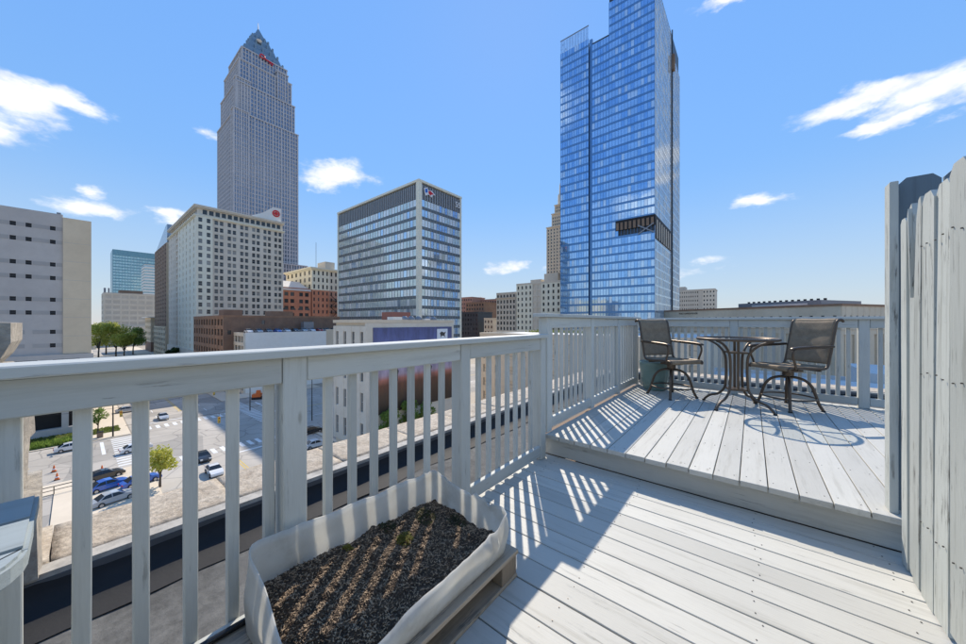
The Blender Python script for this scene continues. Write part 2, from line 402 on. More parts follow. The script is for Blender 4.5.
def put(name, me, parent=None, loc=(0, 0, 0), rz=0, rot=None):
    o = bpy.data.objects.new(name, me); COL.objects.link(o); o.parent = parent
    o.location = loc; o.rotation_euler = rot if rot else (0, 0, rz)
    return o
def thing(name, label, cat, loc=(0, 0, 0), rz=0, group=None):
    o = bpy.data.objects.new(name, None); COL.objects.link(o); o.location = loc; o.rotation_euler = (0, 0, rz); o.empty_display_size = .2
    return tag(o, label, cat, group)
def tag(o, label, cat, group=None):
    o['label'] = label; o['category'] = cat
    if group: o['group'] = group
    return o
def struct(o): o['kind'] = 'structure'; return o
def stuff(o): o['kind'] = 'stuff'; return o
def copy_tree(o, parent=None):
    c = o.copy(); COL.objects.link(c); c.parent = parent
    for ch in list(o.children): copy_tree(ch, c)
    return c
_cb = {}
def cbox(sx, sy, sz, mat, ch=.003):               # chamfered box, centred, shared between alike pieces
    key = (round(sx, 4), round(sy, 4), round(sz, 4), mat, ch)
    if key in _cb: return _cb[key]
    bm = bmesh.new(); bmesh.ops.create_cube(bm, size=1); bmesh.ops.scale(bm, vec=(sx, sy, sz), verts=bm.verts)
    bmesh.ops.bevel(bm, geom=list(bm.edges), offset=ch, segments=1, affect='EDGES', profile=.5)
    me = bpy.data.meshes.new('board'); bm.to_mesh(me); bm.free(); me.materials.append(M(mat)); _cb[key] = me
    return me
def text_mesh(txt, size, depth, mat, name='lettering'):
    cu = bpy.data.curves.new(name, 'FONT'); cu.body = txt; cu.size = size; cu.extrude = depth; cu.align_x = 'CENTER'; cu.align_y = 'CENTER'
    ob = bpy.data.objects.new(name, cu); COL.objects.link(ob)
    me = bpy.data.meshes.new_from_object(ob.evaluated_get(bpy.context.evaluated_depsgraph_get()))
    bpy.data.objects.remove(ob); me.materials.clear(); me.materials.append(M(mat)); return me
def at(px, py, z):                                # the point of the level z below a place in view
    a = (px-483)/FPX; t = (z-EYE)/(-(py-321)/FPX)
    return Vector(((-math.sin(YAW)+math.cos(YAW)*a)*t, (math.cos(YAW)+math.sin(YAW)*a)*t, z))


# ------------------------------------------------------------------ ground, roads, pavements
ZS = -24.0
g = MB(); g.add([(-4000, -4000, ZS-.05), (4000, -4000, ZS-.05), (4000, 4000, ZS-.05), (-4000, 4000, ZS-.05)], [(0, 1, 2, 3)])
struct(g.build('ground', 'city_ground'))
def sheet(name, mat, rects, z, th=None):
    m = MB()
    for x0, x1, y0, y1 in rects:
        if th: m.box(x0, x1, y0, y1, z-th, z)
        else: m.add([(x0, y0, z), (x1, y0, z), (x1, y1, z), (x0, y1, z)], [(0, 1, 2, 3)])
    return struct(m.build(name, mat))
road = sheet('road', 'asphalt', [(-900, -12, 8, 29), (-108, -84, -140, 7.99), (-130, -78, 29.01, 400), (-78, -56, 29.01, 34)], ZS)
sheet('pavement', 'pavement', [(-83.8, -60, 3.6, 8), (-83.8, -14, -2, 3.6), (-340, -108.2, 1.5, 7.8), (-113, -108.2, -60, 1.5), (-83.8, -79, -60, -2), (-480, -200, 29.2, 39), (-200, -130.2, 29.2, 33.6), (-130.2+-8, -130.2, 33.6, 60), (-77.8, -56, 34.2, 35)], ZS+.12, .12)
sheet('car_park', 'asphalt', [(-79, -14, -60, -2.05)], ZS-.02)
sheet('plaza', 'pavement', [(-560, -340, -30, 7.8)], ZS+.02)
def bars(name, mat, lst):                        # painted bars, each its own piece on the road
    for x, y, sx, sy in lst:
        key = ('bar', sx, sy, mat)
        if key not in _cb:
            m = MB(); m.add([(-sx/2, -sy/2, 0), (sx/2, -sy/2, 0), (sx/2, sy/2, 0), (-sx/2, sy/2, 0)], [(0, 1, 2, 3)]); _cb[key] = m.mesh(name, mat)
        put(name, _cb[key], road, (x, y, ZS+.006))
bars('crosswalk_bar', 'white_paint', [(-111, y, 3.2, .7) for y in [9.5+1.5*i for i in range(13)]])
bars('crosswalk_bar', 'white_paint', [(-81.5, y, 3.2, .7) for y in [9.5+1.5*i for i in range(13)]])
bars('crosswalk_bar', 'white_paint', [(x, 7.2-.9, .7, 3.2) for x in [-106+1.55*i for i in range(14)]])
bars('crosswalk_bar', 'white_paint', [(x, 31.0, .7, 3.2) for x in [-124+1.7*i for i in range(24)]])
bars('stop_line', 'white_paint', [(-116, 14, .6, 9), (-77, 23.5, .6, 9), (-100.5, 3.4, 10, .5), (-112, 35.5, 18, .5)])
bars('lane_line', 'white_paint', [(-122-9*i, 13.5, 3.5, .18) for i in range(18)] + [(-122-9*i, 23.5, 3.5, .18) for i in range(18)] + [(-74+9*i, 23.5, 3.5, .18) for i in range(5)])
bars('lane_line', 'white_paint', [(-115, 42+9*i, .18, 3.5) for i in range(10)] + [(-92, 42+9*i, .18, 3.5) for i in range(10)])
bars('centre_line', 'yellow_paint', [(-60, 18.4, 30, .16), (-60, 18.8, 30, .16), (-230, 18.4, 210, .16), (-230, 18.8, 210, .16), (-103, 90, .16, 100), (-103.4, 90, .16, 100), (-96, -40, .16, 70)])

# lawn and verge strips
def grass(name, x0, x1, y0, y1, n, h, mat='grass_leaf'):
    m = MB(); r = random.Random(int(x0*7+y0))
    m.add([(x0, y0, .02), (x1, y0, .02), (x1, y1, .02), (x0, y1, .02)], [(0, 1, 2, 3)], 1)
    for i in range(n):
        x, y, a = r.uniform(x0, x1), r.uniform(y0, y1), r.uniform(0, 6.28); w = r.uniform(.1, .25); hh = r.uniform(.4, 1)*h
        m.add([(x-w*math.cos(a), y-w*math.sin(a), 0), (x+w*math.cos(a), y+w*math.sin(a), 0), (x+r.uniform(-.1, .1), y+r.uniform(-.1, .1), hh)], [(0, 1, 2)])
    return stuff(m.build(name, [mat, 'grass_leaf'], None, (0, 0, ZS+.13)))
tag(grass('lawn', -119, -113.2, -8, 6.5, 1600, .35), 'patch of yellow-green lawn beside the concrete tower', 'grass')
tag(grass('shrub_bed', -112.8, -96-13, -9, 1.2, 2600, 1.1, 'leaf_green'), 'overgrown shrub bed below the concrete tower', 'shrubs')

# ------------------------------------------------------------------ the building that carries the decks
host = thing('stone_building', 'stone building under the decks with flat grey roof and weathered parapet', 'building', (0, 0, ZS))
hz = -ZS
m = MB(); m.box(-3.98, 9, -9, 11.45, ZS, -.60); m.build('wall', 'beige_stone', host, (0, 0, hz))
def grid_sheet(x0, x1, y0, y1, nx, ny, zf):
    vs = []; fs = []
    for j in range(ny+1):
        for i in range(nx+1):
            x = x0+(x1-x0)*i/nx; y = y0+(y1-y0)*j/ny; vs.append((x, y, zf(x, y)))
    for j in range(ny):
        for i in range(nx): a = j*(nx+1)+i; fs.append((a, a+1, a+nx+2, a+nx+1))
    return vs, fs
m = MB(); vs, fs = grid_sheet(-3.36, 8.9, -8.9, 10.82, 60, 96, lambda x, y: -.585+.018*noise.noise((x*1.3, y*1.3, 1))); m.add(vs, fs, 0, True)
roof = m.build('roof', 'roof_felt', host, (0, 0, hz))
m = MB()                                          # felt turned up the parapet, wrinkled
vs = []; fs = []; n = 160
for j in range(n+1):
    y = -8.9+19.7*j/n
    for k, (x, z) in enumerate([(-3.02, -.575), (-3.10, -.565), (-3.27, -.54), (-3.31, -.44), (-3.325, -.40)]):
        w = .05 if k < 2 else .012
        vs.append((x+w*noise.noise((y*2.1, k*3.1, 5)), y, z+.01*noise.noise((y*3, k, 2))))
for j in range(n):
    for k in range(4): a = j*5+k; fs.append((a, a+1, a+6, a+5))
m.add(vs, fs, 0, True)
vs = []; fs = []; n = 90
for j in range(n+1):
    x = -3.3+12*j/n
    for k, (y, z) in enumerate([(10.5, -.575), (10.6, -.565), (10.75, -.54), (10.79, -.44), (10.80, -.40)]):
        vs.append((x, y+(.05 if k < 2 else .012)*noise.noise((x*2.1, k*3.1, 9)), z))
for j in range(n):
    for k in range(4): a = j*5+k; fs.append((a, a+5, a+6, a+1))
m.add(vs, fs, 0, True)
m.build('upturned_felt', 'black_membrane', host, (0, 0, hz))
m = MB(); m.box(-3.335, -3.318, -8.9, 10.8, -.455, -.385); m.box(-3.3, 8.9, 10.79, 10.807, -.455, -.385); m.build('flashing', 'grey_flashing', host, (0, 0, hz))
m = MB(); m.box(-3.45, -3.327, -8.9, 11.4, -.60, -.352); m.box(-3.2, 8.9, 10.81, 10.93, -.6, -.352); m.build('parapet_lip', 'coping_lip', host, (0, 0, hz))
def rough_slab(sx, sy, sz, nx, ny, amp, seed, mat):
    bm = bmesh.new(); bmesh.ops.create_grid(bm, x_segments=nx, y_segments=ny, size=.5)
    bmesh.ops.scale(bm, vec=(sx, sy, 1), verts=bm.verts)
    ret = bmesh.ops.extrude_face_region(bm, geom=bm.faces[:]); vs = [e for e in ret['geom'] if isinstance(e, bmesh.types.BMVert)]
    bmesh.ops.translate(bm, vec=(0, 0, -sz), verts=vs)
    for v in bm.verts:
        p = v.co*3.5+Vector((seed*3.7, seed*1.3, 0)); d = noise.noise_vector(p)+.5*noise.noise_vector(p*3)
        v.co += d*amp
    bmesh.ops.recalc_face_normals(bm, faces=bm.faces)
    me = bpy.data.meshes.new('slab'); bm.to_mesh(me); bm.free(); me.materials.append(M(mat))
    for f in me.polygons: f.use_smooth = True
    return me
slabs = [rough_slab(.60, .962, .20, 12, 18, .0055, i, 'coping_stone') for i in range(4)]
y = -.588; i = 0
while y < 11:
    put('coping_stone', slabs[i % 4], host, (-3.75+.008*rnd.uniform(-1, 1), y, hz-.342+.006*rnd.uniform(-1, 1)), math.pi*(i % 2)); y += .968; i += 1
y = -1.6
while y > -9:
    put('coping_stone', slabs[i % 4], host, (-3.75, y, hz-.342), math.pi*(i % 2)); y -= .968; i += 1
for k in range(12): put('coping_stone', slabs[k % 4], host, (-2.6+k*.968, 11.23, hz-.342), math.pi/2)
# rusticated stone pier rising from the parapet
pier = thing('stone_pier', 'weathered stone pier rising from the parapet behind the left railing', 'pier', (-3.6, -.6, -.35))
def block(y0, y1, x0, x1, z0, z1, amp, seed, name='stone_block'):
    me = rough_slab(x1-x0, y1-y0, z1-z0, 9, 9, amp*1.2, seed, 'pier_stone')
    for f in me.polygons: f.use_smooth = False
    put(name, me, pier, ((x0+x1)/2+3.6, (y0+y1)/2+.6, z1+.35))
block(-1.15, -.15, -4.02, -3.28, -.36, .10, .024, 1); block(-1.10, -.21, -3.95, -3.30, .105, .37, .02, 2); block(-1.10, -.19, -3.96, -3.29, .375, .62, .022, 3)
block(-1.08, -.27, -3.94, -3.32, .625, .90, .012, 4)
pc = MB(); prof = [(-.46, 1.25), (.29, 1.25), (.33, 1.31), (.365, 1.40), (.365, 1.515), (-.50, 1.55), (-.50, 1.38)]
pc.prism(prof, -.36, .30, 0, 'x'); me = pc.mesh('cap_stone', 'pier_stone'); put('cap_stone', me, pier, (0, 0, -.0))

# ------------------------------------------------------------------ decks
PW = .1365
low = MB(); low.box(-1.49, -1.452, -1.6, 2.66, -.22, -.035); low.box(-1.45, .70, 2.652, 2.69, -.22, -.045)
for y in (-1.2, -.6, 0, .6, 1.2, 1.8, 2.4): low.box(-1.45, .95, y, y+.04, -.2, -.036)
for x in (-1.3, -.3, .55): low.box(x, x+.09, -1.5, 2.6, -.55, -.21)
lower = struct(low.build('lower_deck', 'bronze_brown'))
me = cbox(2.30, PW-.0052, .034, 'deck_paint_x', .0022); k = 0
y = 2.645-PW/2; nails = MB()
while y > -1.5:
    o = put('plank', me, lower, (-.30+.012*rnd.uniform(-1, 1), y, -.017+.0012*rnd.uniform(-1, 1))); o.rotation_euler[0] = R(rnd.uniform(-.35, .35)); o.rotation_euler[2] = math.pi*(k % 2); k += 1
    for x in (-1.30, -.62, .02, .50):
        for dy in (-.04, .04): nails.lathe([(.0028, 0), (.0028, .0022)], 6, 0, (x+rnd.uniform(-.02, .02), y+dy+rnd.uniform(-.006, .006)))
    y -= PW
stuff(nails.build('nail_head', 'nail_steel', lower))
UZ = .19
up = MB(); up.box(-1.49, -1.452, 2.70, 5.75, -.2, UZ-.037); up.box(-1.45, 2.9, 5.70, 5.738, -.2, UZ-.037)
for y in (3.2, 3.8, 4.4, 5.0, 5.5): up.box(-1.45, 2.9, y, y+.04, -.1, UZ-.037)
for x in (-1.3, .2, 1.8): up.box(x, x+.09, 2.75, 5.6, -.55, -.101)
upper = struct(up.build('upper_deck', 'bronze_brown'))
rz_ = cbox(2.30, .035, UZ-.037, 'deck_paint_x', .003); put('riser_board', rz_, upper, (-.29, 2.668, (UZ-.037)/2))
me = cbox(.1293, 3.16, .034, 'deck_paint_y', .0022); x = -1.40+.062; k = 0; nails = MB()
while x < 2.9:
    o = put('plank', me, upper, (x, 4.165+.006*rnd.uniform(-1, 1), UZ-.017+.0012*rnd.uniform(-1, 1))); o.rotation_euler[1] = R(rnd.uniform(-.35, .35)); o.rotation_euler[2] = math.pi*(k % 2); k += 1
    for y in (2.66, 3.22, 3.82, 4.42, 5.02, 5.52):
        for dx in (-.038, .038): nails.lathe([(.0028, UZ), (.0028, UZ+.0022)], 6, 0, (x+dx+rnd.uniform(-.006, .006), y+rnd.uniform(-.02, .02)))
    x += .1345
stuff(nails.build('nail_head', 'nail_steel', upper))

# ------------------------------------------------------------------ railings
def railing(label, a, b, zb, zt, posts, normal_x, loc, rz, balpos, capends=(0, 0)):
    """local x runs along the railing, local y points to the deck side, z up"""
    t = thing('railing', label, 'railing', loc, rz, 'painted wooden deck railings')
    Lh = b-a
    me = cbox(Lh+capends[0]+capends[1], .135, .032, 'rail_paint_x', .004); put('cap_rail', me, t, ((a-capends[0]+b+capends[1])/2, -.035, zt-.016))
    ps = sorted(posts)
    pm = cbox(.087, .087, zt-.032-zb-.002, 'rail_paint_z', .004)
    for p in ps: put('post', pm, t, (p, -.0435, (zt-.032+zb)/2))
    edges = [a]+[e for p in ps for e in (p-.0435, p+.0435)]+[b]
    for i in range(0, len(edges), 2):
        l0, l1 = edges[i], edges[i+1]
        if l1-l0 < .06: continue
        put('top_rail', cbox(l1-l0-.004, .032, .098, 'rail_paint_x', .004), t, ((l0+l1)/2, -.020, zt-.032-.050))
        put('bottom_rail', cbox(l1-l0-.004, .034, .088, 'rail_paint_x', .004), t, ((l0+l1)/2, -.021, zb+.075))
    bm_ = cbox(.036, .026, zt-.036-(zb+.034), 'rail_paint_z', .003)
    for i, p in enumerate(balpos):
        if any(abs(p-q) < .058 for q in ps): continue
        o = put('baluster', bm_, t, (p, -.0520+rnd.uniform(-.0015, .0015), (zt-.036+zb+.034)/2)); o.rotation_euler = (R(rnd.uniform(-.25, .25)), R(rnd.uniform(-.3, .3)), math.pi*(i % 2))
    return t
# along the lower deck: local x -> +Y, local y -> +X : rotation -90 about z, mirrored by building with x reversed
def along_y(ys): return [-y for y in ys]
railing('white-grey painted railing along the lower deck, running past the planter', -2.565, 1.6, 0.0, 1.066, along_y([.542, 1.535, 2.522, -.452, -1.44]), 1, (-1.383, 0, 0), -math.pi/2,
        along_y([.465+.1135*k for k in range(-17, 19)]))
railing('railing on the left side of the raised deck, higher than the lower one', -5.66, -2.575, UZ, 1.245, along_y([2.665, 3.70, 4.66, 5.60]), 1, (-1.40, 0, 0), -math.pi/2,
        along_y([2.665+.1135*k for k in range(0, 27)]), (.03, .03))
railing('far railing of the raised deck behind the table and chairs', -2.9, 1.30, UZ, 1.232, [-v for v in (-1.33, -.19, .985, 2.1)], 1, (0, 5.62, 0), math.pi,
        [-(-1.25+.0815*k) for k in range(0, 50)], (0, -.04))

# ------------------------------------------------------------------ privacy fence on the right
fence = thing('picket_fence', 'tall weathered picket fence at the right, sunlit, with one split picket', 'fence', (.56, 0, 0), 0)
def picket_mesh(w, h, mat, seed, ear=.035, th=.018):
    r = random.Random(seed); n = 9; L_ = []; 
    poly = [(-w/2, 0)]
    poly = [(-w/2+r.uniform(0, .002), 0), (w/2-r.uniform(0, .002), 0)]
    for k in range(1, n): poly.append((w/2-r.uniform(0, .003), (h-ear)*k/n))
    poly += [(w/2, h-ear), (w/2-ear*.9, h), (-w/2+ear*.9, h), (-w/2, h-ear)]
    for k in range(n-1, 0, -1): poly.append((-w/2+r.uniform(0, .003), (h-ear)*k/n))
    m = MB(); m.prism(poly, 0, th, 0, 'x'); return m.mesh('picket', mat)
pms = [picket_mesh(.134, 1.70, 'fence_paint_z', i) for i in range(5)]
y = 2.09; k = 0
while y > -1.7:
    o = put('picket', pms[k % 5], fence, (rnd.uniform(-.004, .004), y, .012+rnd.uniform(-.012, .012)+(.012 if k == 1 else 0)))
    o.rotation_euler = (R(rnd.uniform(-.35, .35)), R(rnd.uniform(-.3, .3)), R(rnd.uniform(-2.2, 2.2))); y -= .1425+rnd.uniform(-.003, .003); k += 1
o = put('picket', picket_mesh(.12, 1.705, 'fence_paint_z', 21), fence, (.002, 2.225, .0)); o.rotation_euler = (R(.4), 0, 0)
# the split picket: two tapering halves that lean apart, and a narrow neighbour
def split_half(poly, name='split_picket'):
    m = MB(); m.prism(poly, 0, .018, 0, 'x'); return put(name, m.mesh(name, 'fence_paint_z'), fence, (0, 2.375, 0))
split_half([(-.072, .01), (-.004, .01), (-.006, 1.05), (-.020, 1.30), (-.046, 1.62), (-.070, 1.70), (-.090, 1.71), (-.105, 1.66), (-.086, 1.2), (-.076, .6)])
h2 = split_half([(-.001, .01), (.072, .01), (.070, 1.3), (.080, 1.62), (.072, 1.70), (.050, 1.715), (.030, 1.66), (.008, 1.30), (-.003, 1.05)])
h2.location.x = .009
sl_ = MB(); sl_.prism([(.006, 1.28), (.012, 1.28), (.046, 1.66), (.038, 1.69)], -.004, .010, 0, 'x'); put('splinter', sl_.mesh('splinter', 'fence_paint_z'), fence, (0, 2.375, 0))
o = put('picket', picket_mesh(.075, 1.66, 'fence_paint_z', 33, .02), fence, (.004, 2.492, .005)); o.rotation_euler = (R(-.5), 0, 0)
m = MB()
for z in (.28, .92, 1.46): m.box(.021, .06, -1.7, 2.53, z, z+.088)
m.build('fence_rail', 'rail_paint_y', fence)
for y in (-1.2, .6, 2.30): put('fence_post', cbox(.085, .085, 1.62, 'rail_paint_z', .004), fence, (.105, y, .81))
nl = MB()
for k_ in range(27):
    for z in (.32, .96, 1.50):
        for dy in (-.035, .03):
            c = Vector((-.0035, 2.232-.1425*k_+dy+rnd.uniform(-.006, .006), z+rnd.uniform(-.012, .012))); nl.obox(c, (.0025, 0, 0), (0, .0024, 0), (0, 0, .0024))
stuff(nl.build('nail_head', 'nail_steel', fence))
ret = thing('picket_fence', 'end fence on the raised deck with painted-in blue-grey shade, rising behind the split picket', 'fence', (.56, 2.72, UZ))
pm2 = picket_mesh(.138, 1.725, 'shaded_fence_z', 50, .03)
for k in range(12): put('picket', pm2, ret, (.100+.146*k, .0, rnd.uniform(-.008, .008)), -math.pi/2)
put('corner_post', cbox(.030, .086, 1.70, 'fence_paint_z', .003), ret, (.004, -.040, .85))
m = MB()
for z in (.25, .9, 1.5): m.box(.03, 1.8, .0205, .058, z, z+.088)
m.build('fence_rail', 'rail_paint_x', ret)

# ------------------------------------------------------------------ pallet and planter
pal = thing('pallet', 'weathered grey timber pallet under the white planter', 'pallet', (-1.095, .62, .001))
for i, x in enumerate((-.212, -.106, 0, .106, .208)):
    w = .094 if i != 4 else .112
    put('top_board', cbox(w, 1.30, .020, 'old_wood_y', .002), pal, (x, .01, .118))
for i, x in enumerate((-.212, 0, .212)):
    put('bottom_board', cbox(.09, 1.30, .016, 'old_wood_y', .002), pal, (x, .01, .009))
    for yy in (-.58, 0, .60):
        put('block', cbox(.088, .11, .090, 'old_wood_z', .003), pal, (x, yy, .063))
PX0, PX1, PY0, PY1 = -1.345, -.865, .36, 1.235
plz = .13
pln = thing('planter', 'white plastic-lined raised bed of dark soil with torn wavy rim', 'planter', ((PX0+PX1)/2, (PY0+PY1)/2, plz))
cxp, cyp = (PX0+PX1)/2, (PY0+PY1)/2
def loop(n=132, r=.035):
    hx, hy = (PX1-PX0)/2, (PY1-PY0)/2; per = 4*(hx+hy); pts = []
    for k in range(n):
        s_ = per*k/n
        if s_ < 2*hx: p = (-hx+s_, -hy); nn = (0, -1)
        elif s_ < 2*hx+2*hy: p = (hx, -hy+s_-2*hx); nn = (1, 0)
        elif s_ < 4*hx+2*hy: p = (hx-(s_-2*hx-2*hy), hy); nn = (0, 1)
        else: p = (-hx, hy-(s_-4*hx-2*hy)); nn = (-1, 0)
        x, y = p; dx, dy = max(0, abs(x)-(hx-r)), max(0, abs(y)-(hy-r))
        if dx and dy:
            d = math.hypot(dx, dy); x = math.copysign(hx-r+dx*r/d, x); y = math.copysign(hy-r+dy*r/d, y); nn = (dx/d*math.copysign(1, x), dy/d*math.copysign(1, y))
        pts.append((x, y, nn))
    return pts
lp = loop(); n = len(lp); hx, hy = (PX1-PX0)/2, (PY1-PY0)/2
def rimh(x, y):
    u = (x+hx)/(2*hx); v = (y+hy)/(2*hy)
    return (.27*(1-v)+.235*v)*(1-u) + (.085*(1-v)+.150*v)*u
m = MB(); LV = 9; vs = []; fs = []
for lv in range(LV+1):
    f = lv/LV
    for k, (x, y, nn) in enumerate(lp):
        h = rimh(x, y); u = (x+hx)/(2*hx); v = (y+hy)/(2*hy)
        w = noise.noise((x*7, y*7, 3))*.014+noise.noise((x*22, y*22, 8))*.006
        h += w*1.1
        if u > .6 and v > .93: h += .05*noise.noise((x*42, y*20, 2))+.016
        if u < .35 and v > .9: h += .022*max(0, noise.noise((x*30, y*30, 4)))
        bul = .016*math.sin(f*math.pi)*(1 if u > .5 else .5)+noise.noise((x*5, y*5, f*2))*.014*f
        if u > .94 and v > .8: bul += .022*f*noise.noise((y*40, f*3, 1))
        lean = (.012 if u > .9 else -.004)*f
        z = f*h; 
        vs.append((x+nn[0]*(bul+lean), y+nn[1]*(bul+lean), z))
base = len(vs)
for lv in range(LV, -1, -1):                     # inner skin
    for k, (x, y, nn) in enumerate(lp):
        a = vs[lv*n+k]; vs.append((a[0]-nn[0]*.004, a[1]-nn[1]*.004, a[2]-(.0 if lv == LV else -.001)))
tot = 2*LV+2
for i in range(tot-1):
    for k in range(n): fs.append((i*n+k, i*n+(k+1) % n, (i+1)*n+(k+1) % n, (i+1)*n+k))
m.add(vs, fs, 0, True); m.build('liner', 'liner_plastic', pln)
def soilz(x, y):
    u = (x+hx)/(2*hx); v = (y+hy)/(2*hy); e = min(u, 1-u, v, 1-v)
    return .062+.075*(1-u)*(1-.55*v)+.022*noise.noise((x*9, y*9, 1))+.012*noise.noise((x*30, y*30, 2))+.006*noise.noise((x*80, y*80, 4))-.02*max(0, .08-e)/.08
m = MB(); gv, gf = grid_sheet(-hx+.008, hx-.008, -hy+.008, hy-.008, 84, 150, soilz); m.add(gv, gf, 0, True)
soil = m.build('soil', 'soil', pln)
m = MB(); rs = random.Random(5)
for i in range(11000):
    x, y = rs.uniform(-hx+.02, hx-.02), rs.uniform(-hy+.02, hy-.02); a = rs.uniform(0, 6.28); ln = rs.choice([.0018, .0022, .003, .0035, .005, .010]); w = rs.uniform(.0009, .0018)
    if ln > .008: w *= .5
    tz = rs.uniform(-.5, .5)
    m.obox((x, y, soilz(x, y)+.0015), (ln*math.cos(a), ln*math.sin(a), ln*tz), (-w*math.sin(a), w*math.cos(a), 0), (0, 0, .0009), 0 if rs.random() < .42 else 1)
stuff(m.build('wood_chips', ['wood_chip', 'wood_chip_dark'], pln))
def clump(name, mat, cx, cy, r, nn, seed, par, h=.02):
    m = MB(); q = random.Random(seed)
    for i in range(nn):
        a = q.uniform(0, 6.28); d = r*math.sqrt(q.random()); x, y = cx+d*math.cos(a), cy+d*math.sin(a); z = soilz(x, y)+q.uniform(0, h)*(1-d/r*.6)
        s_ = q.uniform(.003, .008); b = q.uniform(0, 6.28); t_ = q.uniform(-.8, .8)
        m.add([(x-s_*math.cos(b), y-s_*math.sin(b), z-s_*t_), (x+s_*.6*math.sin(b), y-s_*.6*math.cos(b), z), (x+s_*math.cos(b), y+s_*math.sin(b), z+s_*t_), (x-s_*.6*math.sin(b), y+s_*.6*math.cos(b), z+.002)], [(0, 1, 2, 3)])
    return stuff(m.build(name, mat, par))
clump('weed_clump', 'moss', -.06, .10, .035, 260, 1, pln, .03); clump('weed_clump', 'moss', -.17, -.10, .02, 120, 2, pln); clump('weed_clump', 'moss_dark', -.12, .27, .05, 300, 3, pln, .012)
clump('weed_clump', 'moss_dark', -.19, .10, .04, 220, 4, pln, .01); clump('weed_clump', 'moss_dark', 0, .36, .05, 240, 5, pln, .01)
m = MB(); m.tube([(-1.352+.004*math.sin(t*2), -.01+t*.14, .1405) for t in range(0, 9)], .011, 10); tag(m.build('garden_hose', 'hose_black'), 'black hose lying on the pallet edge between planter and railing', 'hose')

# ------------------------------------------------------------------ painted side table at the left edge
st = thing('side_table', 'painted wooden side table with rounded plank top, cut by the left edge', 'table', (-1.10, -.40, 0))
def top_plank(x0, x1, rc):
    pts = [(x0, -.42)]
    pts += [(x1, -.42)]
    y1 = .345
    if rc:
        for k in range(9): a = math.pi/2*k/8; pts.append((x1-.146+.146*math.cos(a), y1-.19+.19*math.sin(a)))
    else: pts.append((x1, y1))
    pts.append((x0, y1))
    bm = bmesh.new(); vv = [bm.verts.new((x, y, .722)) for x, y in pts]; f = bm.faces.new(vv)
    r_ = bmesh.ops.extrude_face_region(bm, geom=[f]); bmesh.ops.translate(bm, vec=(0, 0, .038), verts=[e for e in r_['geom'] if isinstance(e, bmesh.types.BMVert)])
    bmesh.ops.recalc_face_normals(bm, faces=bm.faces)
    ed = [e for e in bm.edges if abs(e.verts[0].co.z-e.verts[1].co.z) < .001]
    bmesh.ops.bevel(bm, geom=ed, offset=.006, segments=2, affect='EDGES')
    me = bpy.data.meshes.new('top_plank'); bm.to_mesh(me); bm.free(); me.materials.append(M('table_paint_y')); return put('top_plank', me, st)
top_plank(-.222, -.078, False); top_plank(-.075, .068, False); top_plank(.071, .218, True)
for x in (-.17, .15):
    for y in (-.36, .24): put('leg', cbox(.05, .05, .721, 'rail_paint_z', .003), st, (x, y, .3605))
m = MB(); m.box(-.14, .125, .225, .25, .64, .7205); m.box(-.14, .125, -.37, -.345, .64, .7205); m.build('apron', 'rail_paint_x', st)

# ------------------------------------------------------------------ bar table
def cr(pts, n=6):                                 # smooth curve through points
    P = [Vector(p) for p in pts]; P = [P[0]*2-P[1]]+P+[P[-1]*2-P[-2]]; out = []
    for i in range(1, len(P)-2):
        for k in range(n):
            t = k/n; a, b, c, d = P[i-1:i+3]
            out.append(.5*((2*b)+(c-a)*t+(2*a-5*b+4*c-d)*t*t+(3*b-a-3*c+d)*t**3))
    out.append(P[-2]); return out
tb = thing('patio_table', 'round glass-topped bronze metal patio table between the two chairs', 'table', (-.14, 4.80, UZ), R(18))
m = MB(); m.tube([(.375*math.cos(2*math.pi*k/48), .375*math.sin(2*math.pi*k/48), .785) for k in range(48)], .016, 8, 0, True); m.build('rim', 'bronze_frame', tb)
m = MB(); m.lathe([(.363, .783), (.363, .790)], 48); m.build('glass_top', 'table_glass', tb)
for k in range(4):
    a = math.pi/2*k+math.pi/4; ca, sa = math.cos(a), math.sin(a)
    pr = [(.355, .770), (.30, .755), (.20, .70), (.125, .60), (.11, .45), (.115, .30), (.13, .20), (.20, .12), (.29, .085), (.345, .04), (.37, .008)]
    m = MB(); m.tube(cr([(r*ca, r*sa, z) for r, z in pr]), .0135, 8); lg = m.build('leg', 'bronze_frame', tb)
    m = MB(); m.lathe([(.018, 0), (.018, .016)], 10, 0, (.37*ca, .37*sa)); m.build('foot', 'tyre', lg)
for z in (.20, .62):
    m = MB(); m.prism([(.125*math.cos(math.pi/4+math.pi/2*k), .125*math.sin(math.pi/4+math.pi/2*k)) for k in range(4)], z, z+.02); m.build('brace_plate', 'bronze_frame', tb)
for s_ in (-1, 1): 
    m = MB(); m.box(-.011, .011, s_*.06-.009, s_*.06+.009, .205, .77); m.build('upright', 'bronze_frame', tb)
m = MB(); m.box(-.362, .362, -.012, .012, .765, .779); m.box(-.012, .012, -.362, -.0125, .765, .779); m.box(-.012, .012, .0125, .362, .765, .779); m.build('top_support', 'bronze_frame', tb)

